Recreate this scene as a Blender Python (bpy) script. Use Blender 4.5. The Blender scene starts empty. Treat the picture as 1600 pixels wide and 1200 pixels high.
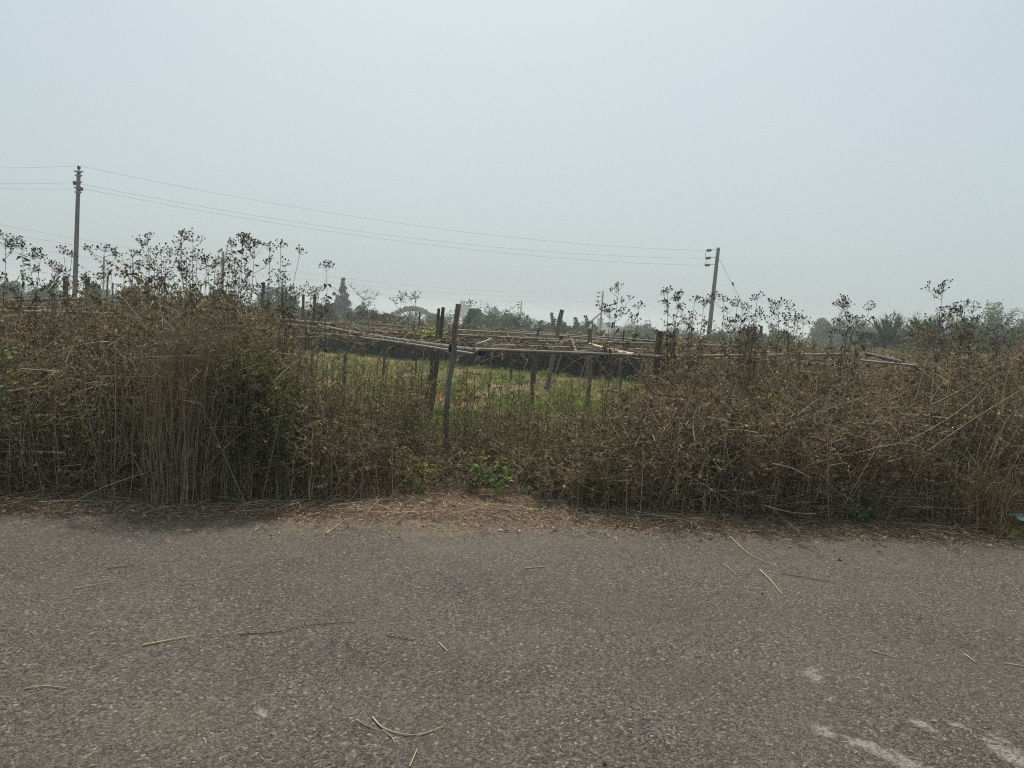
import bpy, math
import numpy as np
from mathutils import Vector

rng = np.random.default_rng(11)
C = bpy.context.scene.collection
PI = math.pi
R = math.radians

# ------------------------------------------------------------------ camera
FPX, EYE, HORIZON, ROLL = 1180.0, 1.6, 503.0, R(3.2)
PITCH = math.atan((600 - HORIZON) / FPX)
cF = np.array([0, math.cos(PITCH), -math.sin(PITCH)])
r0 = np.array([1.0, 0, 0]); u0 = np.array([0, math.sin(PITCH), math.cos(PITCH)])
cR = r0 * math.cos(ROLL) + u0 * math.sin(ROLL)
cU = -r0 * math.sin(ROLL) + u0 * math.cos(ROLL)
EYEP = np.array([0, 0, EYE])
def at(px, py, d):
    "point of the place seen at photo pixel (px, py), d metres ahead"
    r = cF * FPX + cR * (px - 800) - cU * (py - 600)
    return EYEP + r * (d / r[1])
def on_ground(px, py, z=0.0):
    r = cF * FPX + cR * (px - 800) - cU * (py - 600)
    return EYEP + r * ((z - EYE) / r[2])
def gx(px, d):
    return (px - 800) / FPX * d

cam_d = bpy.data.cameras.new('camera'); cam = bpy.data.objects.new('camera', cam_d); C.objects.link(cam)
cam_d.sensor_width = 36; cam_d.lens = 36 * FPX / 1600
cam_d.clip_start = 0.05; cam_d.clip_end = 5000
from mathutils import Matrix
M = Matrix(((cR[0], cU[0], -cF[0], 0), (cR[1], cU[1], -cF[1], 0), (cR[2], cU[2], -cF[2], EYE), (0, 0, 0, 1)))
cam.matrix_world = M
bpy.context.scene.camera = cam

# ------------------------------------------------------------------ light
SUN_EL, SUN_AZ = R(58), R(-4)
sd = np.array([math.sin(SUN_AZ) * math.cos(SUN_EL), math.cos(SUN_AZ) * math.cos(SUN_EL), math.sin(SUN_EL)])
sl = bpy.data.lights.new('sun', 'SUN'); sun = bpy.data.objects.new('sun', sl); C.objects.link(sun)
sl.energy = 4.0; sl.angle = R(2.0); sl.color = (1.0, 0.94, 0.85)
sun.rotation_euler = Vector(-sd).to_track_quat('-Z', 'Y').to_euler()
sun.location = (0, 20, 40)
W = bpy.data.worlds.new('World'); bpy.context.scene.world = W; W.use_nodes = True
wn = W.node_tree.nodes; wl = W.node_tree.links
bg = wn['Background']
sky = wn.new('ShaderNodeTexSky'); sky.sky_type = 'NISHITA'; sky.sun_disc = False
sky.sun_elevation = SUN_EL; sky.sun_rotation = SUN_AZ
sky.air_density = 1.0; sky.dust_density = 6.0; sky.ozone_density = 1.5
hs = wn.new('ShaderNodeHueSaturation'); hs.inputs['Saturation'].default_value = 0.8
wl.new(sky.outputs['Color'], hs.inputs['Color'])
veil = wn.new('ShaderNodeMix'); veil.data_type = 'RGBA'; veil.inputs[0].default_value = .6     # high thin overcast veil over the clear sky
vn = wn.new('ShaderNodeTexNoise'); vn.inputs['Scale'].default_value = 2.2; vn.inputs['Detail'].default_value = 5
vtc = wn.new('ShaderNodeTexCoord'); wl.new(vtc.outputs['Generated'], vn.inputs['Vector'])
vr = wn.new('ShaderNodeValToRGB'); vr.color_ramp.elements[0].position = .3; vr.color_ramp.elements[1].position = .7
vr.color_ramp.elements[0].color = (.715, .885, .93, 1); vr.color_ramp.elements[1].color = (.775, .92, .955, 1)
wl.new(vn.outputs['Fac'], vr.inputs['Fac'])
vs_ = wn.new('ShaderNodeVectorMath'); vs_.operation = 'SCALE'; vs_.inputs['Scale'].default_value = 8.1
wl.new(vr.outputs[0], vs_.inputs[0]); wl.new(vs_.outputs[0], veil.inputs[7])
wl.new(hs.outputs['Color'], veil.inputs[6])
wl.new(veil.outputs[2], bg.inputs['Color'])
bg.inputs['Strength'].default_value = 0.10

sc = bpy.context.scene
sc.view_settings.view_transform = 'Standard'; sc.view_settings.look = 'None'
sc.view_settings.gamma = 1; sc.view_settings.exposure = 0.03
sc.cycles.use_denoising = False; sc.cycles.use_adaptive_sampling = False; sc.cycles.sample_clamp_indirect = 4.0; sc.cycles.filter_width = 1.15
sc.cycles.max_bounces = 6; sc.cycles.diffuse_bounces = 3; sc.cycles.transmission_bounces = 3
sc.cycles.volume_bounces = 3; sc.cycles.transparent_max_bounces = 4
sc.cycles.caustics_reflective = False; sc.cycles.caustics_refractive = False

# ------------------------------------------------------------------ materials
def new_mat(name):
    m = bpy.data.materials.new(name); m.use_nodes = True
    return m, m.node_tree.nodes, m.node_tree.links, m.node_tree.nodes['Principled BSDF']
def leaf_mat(name, trans=0.25, rough=0.85, var=0.35, scale=9.0):
    m, n, l, b = new_mat(name)
    a = n.new('ShaderNodeAttribute'); a.attribute_name = 'col'
    geo = n.new('ShaderNodeTexCoord')
    ns = n.new('ShaderNodeTexNoise'); ns.inputs['Scale'].default_value = scale; ns.inputs['Detail'].default_value = 3
    l.new(geo.outputs['Object'], ns.inputs['Vector'])
    mr = n.new('ShaderNodeMapRange'); mr.inputs['From Min'].default_value = .3; mr.inputs['From Max'].default_value = .7
    mr.inputs['To Min'].default_value = 1 - var; mr.inputs['To Max'].default_value = 1 + var
    l.new(ns.outputs['Fac'], mr.inputs['Value'])
    mx = n.new('ShaderNodeVectorMath'); mx.operation = 'SCALE'
    l.new(a.outputs['Color'], mx.inputs[0]); l.new(mr.outputs[0], mx.inputs['Scale'])
    l.new(mx.outputs[0], b.inputs['Base Color'])
    b.inputs['Roughness'].default_value = rough
    b.inputs['Specular IOR Level'].default_value = 0.25
    if trans > 0:
        t = n.new('ShaderNodeBsdfTranslucent'); l.new(mx.outputs[0], t.inputs['Color'])
        ms = n.new('ShaderNodeMixShader'); ms.inputs[0].default_value = trans
        l.new(b.outputs[0], ms.inputs[1]); l.new(t.outputs[0], ms.inputs[2])
        l.new(ms.outputs[0], n['Material Output'].inputs['Surface'])
    return m
def noisy_mat(name, c1, c2, scale=8.0, rough=0.8, bump=0.2, detail=6, attr=False, stretch=(1, 1, 1), spec=0.3):
    m, n, l, b = new_mat(name)
    tc = n.new('ShaderNodeTexCoord'); mp = n.new('ShaderNodeMapping'); mp.inputs['Scale'].default_value = stretch
    l.new(tc.outputs['Object'], mp.inputs['Vector'])
    ns = n.new('ShaderNodeTexNoise'); ns.inputs['Scale'].default_value = scale; ns.inputs['Detail'].default_value = detail
    ns.inputs['Roughness'].default_value = 0.65
    l.new(mp.outputs[0], ns.inputs['Vector'])
    rp = n.new('ShaderNodeValToRGB'); rp.color_ramp.elements[0].position = .32; rp.color_ramp.elements[1].position = .68
    rp.color_ramp.elements[0].color = (*c1, 1); rp.color_ramp.elements[1].color = (*c2, 1)
    l.new(ns.outputs['Fac'], rp.inputs['Fac'])
    out = rp.outputs['Color']
    if attr:
        a = n.new('ShaderNodeAttribute'); a.attribute_name = 'col'
        mu = n.new('ShaderNodeVectorMath'); mu.operation = 'MULTIPLY'
        l.new(out, mu.inputs[0]); l.new(a.outputs['Color'], mu.inputs[1]); out = mu.outputs[0]
    l.new(out, b.inputs['Base Color'])
    b.inputs['Roughness'].default_value = rough; b.inputs['Specular IOR Level'].default_value = spec
    bp = n.new('ShaderNodeBump'); bp.inputs['Strength'].default_value = bump; bp.inputs['Distance'].default_value = .02
    l.new(ns.outputs['Fac'], bp.inputs['Height']); l.new(bp.outputs[0], b.inputs['Normal'])
    return m

M_stem = leaf_mat('dry_stem', 0.0, .8, .3, 5)
M_dry = leaf_mat('dry_leaf', 0.32, .85, .35, 4)
M_head = leaf_mat('dry_seed_head', 0.3, .9, .3, 12)
M_green = leaf_mat('green_leaf', 0.35, .6, .25, 12)
M_grass = leaf_mat('field_grass', 0.35, .7, .25, 1.5)
M_tree = leaf_mat('tree_leaf', 0.25, .7, .35, .6)
M_bark = noisy_mat('bark', (.05, .04, .03), (.13, .11, .085), 6, .9, .5)
M_straw = leaf_mat('straw', 0.1, .75, .2, 15)
M_conc = noisy_mat('weathered_concrete', (.085, .09, .088), (.145, .147, .14), 2.2, .9, .25, stretch=(2, 2, .5))
M_postc = noisy_mat('mossy_concrete', (.07, .072, .06), (.19, .185, .165), 7, .95, .5)
M_wood = noisy_mat('weathered_wood', (.045, .038, .03), (.14, .12, .095), 14, .9, .6, stretch=(3, 3, .4))
M_bamboo = noisy_mat('weathered_bamboo', (.62, .62, .62), (1.1, 1.08, 1.02), 9, .6, .15, attr=True, spec=.4)
M_porc = noisy_mat('glazed_porcelain', (.025, .02, .018), (.05, .04, .035), 3, .25, 0, spec=.5)
M_steel = noisy_mat('galvanised_steel', (.12, .12, .12), (.22, .22, .22), 20, .5, .05)
M_wire = noisy_mat('aluminium_wire', (.13, .14, .14), (.2, .2, .2), 5, .6, 0)
M_rope = noisy_mat('twine', (.35, .33, .28), (.5, .48, .42), 40, .9, .3)
M_lash = noisy_mat('black_lashing', (.012, .012, .012), (.03, .03, .03), 40, .9, .3)

# ------------------------------------------------------------------ object helpers
def link(name, me, mat, parent=None):
    o = bpy.data.objects.new(name, me); C.objects.link(o)
    if mat is not None and not me.materials: me.materials.append(mat)
    if parent is not None: o.parent = parent
    return o
def tag(o, label=None, cat=None, group=None, kind=None):
    if label: o['label'] = label
    if cat: o['category'] = cat
    if group: o['group'] = group
    if kind: o['kind'] = kind
    return o
def thing(name, label, cat, loc=(0, 0, 0), group=None):
    o = bpy.data.objects.new(name, None); C.objects.link(o); o.location = [float(v) for v in loc]
    o.empty_display_size = .1
    return tag(o, label, cat, group)
def norm(v):
    return v / np.maximum(np.linalg.norm(v, axis=-1, keepdims=True), 1e-9)

class Veg:
    "collects many tubes and leaves; build() links them as one mesh object"
    def __init__(s): s.V, s.F, s.K, s.n = [], [], [], 0
    def add(s, V, F, K):
        s.V.append(V.reshape(-1, 3)); s.F.append(F.reshape(-1, 4) + s.n); s.K.append(K.reshape(-1, 3)); s.n += V.reshape(-1, 3).shape[0]
    def tubes(s, P, Rd, K, sides=3):
        n, k, _ = P.shape
        if n == 0: return
        T = norm(np.gradient(P, axis=1))
        A = norm(np.cross(T, np.array([.9, .41, .13]))); B = np.cross(T, A)
        an = 2 * PI * np.arange(sides) / sides
        ring = P[:, :, None, :] + Rd[:, :, None, None] * (A[:, :, None, :] * np.cos(an)[None, None, :, None] + B[:, :, None, :] * np.sin(an)[None, None, :, None])
        idx = np.arange(n * k * sides).reshape(n, k, sides)
        a = idx[:, :-1, :]; b = np.roll(a, -1, axis=2); d = idx[:, 1:, :]; c = np.roll(d, -1, axis=2)
        F = np.stack([a, b, c, d], -1)
        Kc = np.broadcast_to(K[:, None, None, :], (n, k, sides, 3))
        s.add(ring, F, np.ascontiguousarray(Kc))
    def leaves(s, P, D, N, L, Wd, K, fold=.25):
        n = len(P)
        if n == 0: return
        D = norm(D); S = norm(np.cross(D, N)); N2 = np.cross(S, D)
        L = L[:, None]; Wd = Wd[:, None]
        mid = P + D * L * .45 + N2 * Wd * fold
        V = np.stack([P, mid + S * Wd * .5, P + D * L - N2 * L * .12, mid - S * Wd * .5], 1)
        F = np.arange(n * 4).reshape(n, 4)
        Kc = np.broadcast_to(K[:, None, :], (n, 4, 3))
        s.add(V, F, np.ascontiguousarray(Kc))
    def build(s, name, mat, parent=None, origin=(0, 0, 0)):
        V = np.concatenate(s.V).astype(np.float32) - np.array(origin, np.float32); F = np.concatenate(s.F).astype(np.int32); K = np.concatenate(s.K)
        me = bpy.data.meshes.new(name)
        me.vertices.add(len(V)); me.vertices.foreach_set('co', V.ravel())
        me.loops.add(F.size); me.loops.foreach_set('vertex_index', F.ravel())
        me.polygons.add(len(F)); me.polygons.foreach_set('loop_start', np.arange(0, F.size, 4, dtype=np.int32))
        ca = me.color_attributes.new('col', 'FLOAT_COLOR', 'POINT')
        ca.data.foreach_set('color', np.concatenate([K, np.ones((len(K), 1))], 1).astype(np.float32).ravel())
        me.update(calc_edges=True); me.validate()
        return link(name, me, mat, parent)

class MB:
    "small hard-surface mesh from boxes, tubes and lathes"
    def __init__(s): s.v, s.f, s.c = [], [], []
    def put(s, v, f, col=(1, 1, 1)):
        n = len(s.v); s.v += [tuple(map(float, p)) for p in v]; s.f += [tuple(i + n for i in q) for q in f]; s.c += [col] * len(v)
    def tube(s, pts, rad, sides=8, cols=None, cap=True, ph=0.0):
        pts = np.array(pts, float); k = len(pts)
        rad = np.broadcast_to(np.array(rad, float), (k,))
        T = norm(np.gradient(pts, axis=0)); ref = np.array([.31, .95, .05]) if abs(T[0] @ np.array([.31, .95, .05])) < .95 else np.array([1., 0, 0])
        n0 = len(s.v)
        for i in range(k):
            A = norm(np.cross(T[i], ref)); B = np.cross(T[i], A)
            for j in range(sides):
                a = 2 * PI * j / sides + ph
                s.v.append(tuple(pts[i] + rad[i] * (A * math.cos(a) + B * math.sin(a)))); s.c.append(cols[i] if cols is not None else (1, 1, 1))
        for i in range(k - 1):
            for j in range(sides):
                a = n0 + i * sides + j; b = n0 + i * sides + (j + 1) % sides
                s.f.append((a, b, b + sides, a + sides))
        if cap:
            s.f.append(tuple(n0 + j for j in range(sides))[::-1]); s.f.append(tuple(n0 + (k - 1) * sides + j for j in range(sides)))
    def box(s, c, sz, rz=0.0):
        c = np.array(c, float); h = np.array(sz) / 2; ca, sa = math.cos(rz), math.sin(rz)
        v = []
        for x, y, z in ((-1, -1, -1), (1, -1, -1), (1, 1, -1), (-1, 1, -1), (-1, -1, 1), (1, -1, 1), (1, 1, 1), (-1, 1, 1)):
            X, Y, Z = x * h[0], y * h[1], z * h[2]
            v.append((c[0] + X * ca - Y * sa, c[1] + X * sa + Y * ca, c[2] + Z))
        s.put(v, [(3, 2, 1, 0), (4, 5, 6, 7), (0, 1, 5, 4), (1, 2, 6, 5), (2, 3, 7, 6), (3, 0, 4, 7)])
    def build(s, name, mat, parent=None, origin=(0, 0, 0), smooth=False):
        me = bpy.data.meshes.new(name)
        og = np.array(origin, float)
        me.from_pydata([tuple(np.array(p) - og) for p in s.v], [], s.f)
        ca = me.color_attributes.new('col', 'FLOAT_COLOR', 'POINT')
        ca.data.foreach_set('color', np.concatenate([np.array(s.c, float), np.ones((len(s.c), 1))], 1).astype(np.float32).ravel())
        if smooth: me.polygons.foreach_set('use_smooth', [True] * len(me.polygons))
        me.update()
        return link(name, me, mat, parent)

def unit(n, zmin=-1.0, zmax=1.0):
    z = rng.uniform(zmin, zmax, n); a = rng.uniform(0, 2 * PI, n); r = np.sqrt(1 - z * z)
    return np.stack([r * np.cos(a), r * np.sin(a), z], -1)
def palette(n, cols, probs, jit=.25):
    cols = np.array(cols, float); i = rng.choice(len(cols), n, p=np.array(probs) / sum(probs))
    return cols[i] * rng.uniform(1 - jit, 1 + jit, (n, 1))
def wob(x, y, s=1.0, ph=0.0):
    "smooth -1..1 noise of the plane"
    x = np.asarray(x, float) * s; y = np.asarray(y, float) * s
    return (np.sin(1.7 * x + 2.3 * y + 1.1 + ph) + np.sin(-2.9 * x + 1.3 * y + 4.2 + ph * 2) + np.sin(3.7 * x + 4.1 * y + .6 + ph) * .7 + np.sin(7.3 * x - 5.9 * y + 2 + ph) * .4) / 3.1

# ------------------------------------------------------------------ ground, road
EX = [-300, -9, -3.9, -1.5, 0, 2.2, 4.4, 9, 300]; EY = [4.9, 5.2, 5.60, 5.85, 6.06, 6.15, 6.42, 6.6, 6.8]
def edge(x): return np.interp(x, EX, EY)
def zg(x, y):
    x = np.asarray(x, float); y = np.asarray(y, float); e = edge(x)
    t = np.clip((y - e) / .8, 0, 1); far = np.clip((y - 34) / 30, 0, 1)
    return -.02 + t * (.03 + .035 * wob(x, y, 1.2)) - 1.2 * far * far * (3 - 2 * far)
def sheet(name, xs, ys, zf, mat, yf=None):
    X, Y = np.meshgrid(xs, ys); Xv = X.ravel(); Yv = Y.ravel()
    if yf is not None: Yv = yf(Xv, Yv)
    V = np.stack([Xv, Yv, zf(Xv, Yv)], -1).astype(np.float32)
    nx, ny = len(xs), len(ys); i = np.arange(nx * ny).reshape(ny, nx)
    F = np.stack([i[:-1, :-1], i[:-1, 1:], i[1:, 1:], i[1:, :-1]], -1).reshape(-1, 4).astype(np.int32)
    me = bpy.data.meshes.new(name); me.vertices.add(len(V)); me.vertices.foreach_set('co', V.ravel())
    me.loops.add(F.size); me.loops.foreach_set('vertex_index', F.ravel())
    me.polygons.add(len(F)); me.polygons.foreach_set('loop_start', np.arange(0, F.size, 4, dtype=np.int32))
    me.polygons.foreach_set('use_smooth', [True] * len(F))
    me.update(calc_edges=True); me.validate()
    o = link(name, me, mat); o['kind'] = 'structure'
    return o

def ground_mat():
    m, n, l, b = new_mat('field_soil')
    tc = n.new('ShaderNodeTexCoord')
    n1 = n.new('ShaderNodeTexNoise'); n1.inputs['Scale'].default_value = .55; n1.inputs['Detail'].default_value = 8; n1.inputs['Roughness'].default_value = .7
    n2 = n.new('ShaderNodeTexNoise'); n2.inputs['Scale'].default_value = 22; n2.inputs['Detail'].default_value = 6; n2.inputs['Roughness'].default_value = .7
    l.new(tc.outputs['Object'], n1.inputs['Vector']); l.new(tc.outputs['Object'], n2.inputs['Vector'])
    r1 = n.new('ShaderNodeValToRGB'); e = r1.color_ramp.elements
    e[0].position = .38; e[0].color = (.27, .165, .105, 1); e[1].position = .62; e[1].color = (.10, .12, .04, 1)
    l.new(n1.outputs['Fac'], r1.inputs['Fac'])
    mr = n.new('ShaderNodeMapRange'); mr.inputs['From Min'].default_value = .25; mr.inputs['From Max'].default_value = .75
    mr.inputs['To Min'].default_value = .5; mr.inputs['To Max'].default_value = 1.5
    l.new(n2.outputs['Fac'], mr.inputs['Value'])
    mu = n.new('ShaderNodeVectorMath'); mu.operation = 'SCALE'
    sp = n.new('ShaderNodeSeparateXYZ'); l.new(tc.outputs['Object'], sp.inputs[0])
    vm = n.new('ShaderNodeMapRange'); vm.inputs['From Min'].default_value = 7.4; vm.inputs['From Max'].default_value = 8.6; l.new(sp.outputs[1], vm.inputs['Value'])
    mxv = n.new('ShaderNodeMix'); mxv.data_type = 'RGBA'; mxv.inputs[6].default_value = (.17, .11, .07, 1)      # bare soil of the road shoulder
    l.new(vm.outputs[0], mxv.inputs[0]); l.new(r1.outputs[0], mxv.inputs[7]); l.new(mxv.outputs[2], mu.inputs[0]); l.new(mr.outputs[0], mu.inputs['Scale'])
    l.new(mu.outputs[0], b.inputs['Base Color']); b.inputs['Roughness'].default_value = .95
    b.inputs['Specular IOR Level'].default_value = .15
    bp = n.new('ShaderNodeBump'); bp.inputs['Strength'].default_value = .7; bp.inputs['Distance'].default_value = .03
    l.new(n2.outputs['Fac'], bp.inputs['Height']); l.new(bp.outputs[0], b.inputs['Normal'])
    return m

def road_mat():
    m, n, l, b = new_mat('worn_asphalt')
    def math_(op, a, c=None, clamp=False):
        q = n.new('ShaderNodeMath'); q.operation = op; q.use_clamp = clamp
        for i, v in enumerate((a, c)):
            if v is None: continue
            if isinstance(v, (int, float)): q.inputs[i].default_value = v
            else: l.new(v, q.inputs[i])
        return q.outputs[0]
    def mix(f, a, c):
        q = n.new('ShaderNodeMix'); q.data_type = 'RGBA'
        for s, v in ((0, f), (6, a), (7, c)):
            if isinstance(v, (int, float)): q.inputs[s].default_value = v
            elif isinstance(v, tuple): q.inputs[s].default_value = (*v, 1)
            else: l.new(v, q.inputs[s])
        return q.outputs[2]
    def noise(sc_, det=4, ro=.6, vec=None):
        q = n.new('ShaderNodeTexNoise'); q.inputs['Scale'].default_value = sc_; q.inputs['Detail'].default_value = det; q.inputs['Roughness'].default_value = ro
        l.new(vec or tc.outputs['Object'], q.inputs['Vector']); return q.outputs['Fac']
    def vor(sc_):
        q = n.new('ShaderNodeTexVoronoi'); q.inputs['Scale'].default_value = sc_
        l.new(tc.outputs['Object'], q.inputs['Vector']); return q
    def ramp(f, stops):
        q = n.new('ShaderNodeValToRGB'); cr = q.color_ramp
        while len(cr.elements) < len(stops): cr.elements.new(.5)
        for e, (p, c) in zip(cr.elements, stops): e.position = p; e.color = (*c, 1)
        l.new(f, q.inputs['Fac']); return q.outputs[0]
    tc = n.new('ShaderNodeTexCoord')
    # warp so that the stones are not round cells
    nv = n.new('ShaderNodeTexNoise'); nv.inputs['Scale'].default_value = 60; l.new(tc.outputs['Object'], nv.inputs['Vector'])
    v1 = vor(88); v2 = vor(185)
    for v in (v1, v2):
        wv = n.new('ShaderNodeVectorMath'); wv.operation = 'MULTIPLY_ADD'
        l.new(nv.outputs['Color'], wv.inputs[0]); wv.inputs[1].default_value = (.009, .009, .009); l.new(tc.outputs['Object'], wv.inputs[2])
        l.new(wv.outputs[0], v.inputs['Vector'])
    s1 = n.new('ShaderNodeSeparateColor'); l.new(v1.outputs['Color'], s1.inputs[0])
    s2 = n.new('ShaderNodeSeparateColor'); l.new(v2.outputs['Color'], s2.inputs[0])
    stone1 = ramp(s1.outputs[0], [(0, (.016, .0143, .012)), (.4, (.046, .0405, .033)), (.75, (.108, .094, .076)), (.93, (.15, .131, .106)), (1, (.27, .24, .20))])
    stone2 = ramp(s2.outputs[1], [(0, (.013, .0117, .0098)), (.5, (.058, .051, .0415)), (.85, (.13, .114, .092)), (1, (.2, .175, .143))])
    base = mix(math_('GREATER_THAN', s1.outputs[1], .52), stone2, stone1)
    # brown dust in the low places, large worn patches
    dust = ramp(noise(1.3, 6, .65), [(.35, (0, 0, 0)), (.7, (1, 1, 1))])
    base = mix(math_('MULTIPLY', dust, .42), base, (.115, .095, .068))
    # soil and straw dust that the verge sheds over the far border
    sepb = n.new('ShaderNodeSeparateXYZ'); l.new(tc.outputs['Object'], sepb.inputs[0])
    bd = math_('MULTIPLY', math_('SUBTRACT', math_('ADD', sepb.outputs[1], math_('MULTIPLY', noise(2.4, 7, .7), 2.4)), 6.45), 1.4, True)
    bx_ = math_('ABSOLUTE', math_('ADD', sepb.outputs[0], .9))
    bd = math_('MULTIPLY', bd, math_('SUBTRACT', 1.25, math_('MULTIPLY', bx_, .55), True))
    base = mix(math_('MULTIPLY', bd, .6), base, (.19, .145, .095))
    big = n.new('ShaderNodeMapRange'); big.inputs['From Min'].default_value = .36; big.inputs['From Max'].default_value = .64
    big.inputs['To Min'].default_value = .86; big.inputs['To Max'].default_value = 1.16
    mpb = n.new('ShaderNodeMapping'); mpb.inputs['Scale'].default_value = (.12, .8, 1); l.new(tc.outputs['Object'], mpb.inputs['Vector'])
    l.new(math_('ADD', math_('MULTIPLY', noise(.9, 6, .65), .55), math_('MULTIPLY', noise(1.6, 3, .5, mpb.outputs[0]), .45)), big.inputs['Value'])
    fine = n.new('ShaderNodeMapRange'); fine.inputs['From Min'].default_value = .25; fine.inputs['From Max'].default_value = .75
    fine.inputs['To Min'].default_value = .6; fine.inputs['To Max'].default_value = 1.4
    l.new(noise(330, 3, .75), fine.inputs['Value'])
    sc1 = n.new('ShaderNodeVectorMath'); sc1.operation = 'SCALE'; l.new(base, sc1.inputs[0]); l.new(math_('MULTIPLY', big.outputs[0], fine.outputs[0]), sc1.inputs['Scale'])
    # splashes of dried cement, lower right
    sep = n.new('ShaderNodeSeparateXYZ'); l.new(tc.outputs['Object'], sep.inputs[0])
    total = None
    for (px, py, px2, py2, wd) in ((1262, 1038, 1278, 1072, .055), (1262, 1128, 1310, 1156, .06), (1310, 1150, 1440, 1195, .07), (1418, 1118, 1470, 1148, .05), (1470, 1125, 1520, 1140, .035),
                                   (1535, 1150, 1640, 1215, .10), (1390, 1180, 1490, 1235, .11), (1530, 1138, 1590, 1168, .03), (395, 1108, 420, 1120, .035)):
        A = on_ground(px, py); B = on_ground(px2, py2); mx, my = (A[0] + B[0]) / 2, (A[1] + B[1]) / 2
        dx, dy = B[0] - A[0], B[1] - A[1]; ln = math.hypot(dx, dy); dx /= ln; dy /= ln
        u = math_('ADD', math_('MULTIPLY', math_('SUBTRACT', sep.outputs[0], mx), dx), math_('MULTIPLY', math_('SUBTRACT', sep.outputs[1], my), dy))
        v = math_('ADD', math_('MULTIPLY', math_('SUBTRACT', sep.outputs[0], mx), -dy), math_('MULTIPLY', math_('SUBTRACT', sep.outputs[1], my), dx))
        q = math_('ADD', math_('POWER', math_('DIVIDE', u, ln * .62), 2.0), math_('POWER', math_('DIVIDE', v, wd), 2.0))
        e = math_('SUBTRACT', 1.0, q, True)
        total = e if total is None else math_('MAXIMUM', total, e)
    msk = math_('MULTIPLY', math_('SUBTRACT', math_('ADD', total, math_('MULTIPLY', noise(17, 10, .8), 3.4)), 2.2), 2.2, True)
    msk = math_('MULTIPLY', msk, math_('MULTIPLY', math_('GREATER_THAN', total, .001), math_('ADD', .3, math_('MULTIPLY', math_('GREATER_THAN', s1.outputs[2], .3), .5))))
    col = mix(msk, sc1.outputs[0], (.27, .25, .215))
    l.new(col, b.inputs['Base Color'])
    b.inputs['Roughness'].default_value = .85; b.inputs['Specular IOR Level'].default_value = .3
    h = math_('ADD', math_('MULTIPLY', v1.outputs['Distance'], -1.0), math_('MULTIPLY', v2.outputs['Distance'], -.6))
    bp = n.new('ShaderNodeBump'); bp.inputs['Strength'].default_value = .9; bp.inputs['Distance'].default_value = .006
    l.new(h, bp.inputs['Height']); l.new(bp.outputs[0], b.inputs['Normal'])
    return m

def spaced(a, b, n): return list(np.linspace(a, b, n))
gxs = np.array([-650, -400, -250, -150, -100, -70, -50, -35, -25] + spaced(-20, 20, 161) + [25, 35, 50, 70, 100, 150, 250, 400, 650], float)
gys = np.array([-650, -300, -100, -40, -20, -8, 0] + spaced(3, 32, 117) + spaced(34, 66, 17) + [80, 100, 140, 200, 300, 450, 650], float)
sheet('ground', gxs, gys, zg, ground_mat())
# road: its far border wanders a little
rxs = np.array(spaced(-300, -12, 40) + spaced(-11.5, 11.5, 260) + spaced(12, 300, 40)); rt = np.linspace(0, 1, 12)
def road_y(x, t):
    e = edge(x) - .12 + .05 * wob(x, 0, 2.1) + .035 * wob(x, 3, 9) + .02 * wob(x, 9, 24)
    return -3.5 + t * (e + 3.5)
sheet('road', rxs, rt, lambda x, y: np.zeros_like(x), road_mat(), road_y)

# ------------------------------------------------------------------ vegetation generators
STEM_K = [(.27, .195, .125), (.34, .26, .17), (.17, .13, .09), (.43, .34, .23)]
DRY_K = [(.19, .135, .08), (.29, .215, .125), (.10, .078, .052), (.145, .145, .062), (.45, .36, .22), (.185, .128, .074)]
OLIVE_K = [(.16, .16, .06), (.20, .175, .08), (.13, .145, .05), (.26, .185, .10)]

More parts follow.
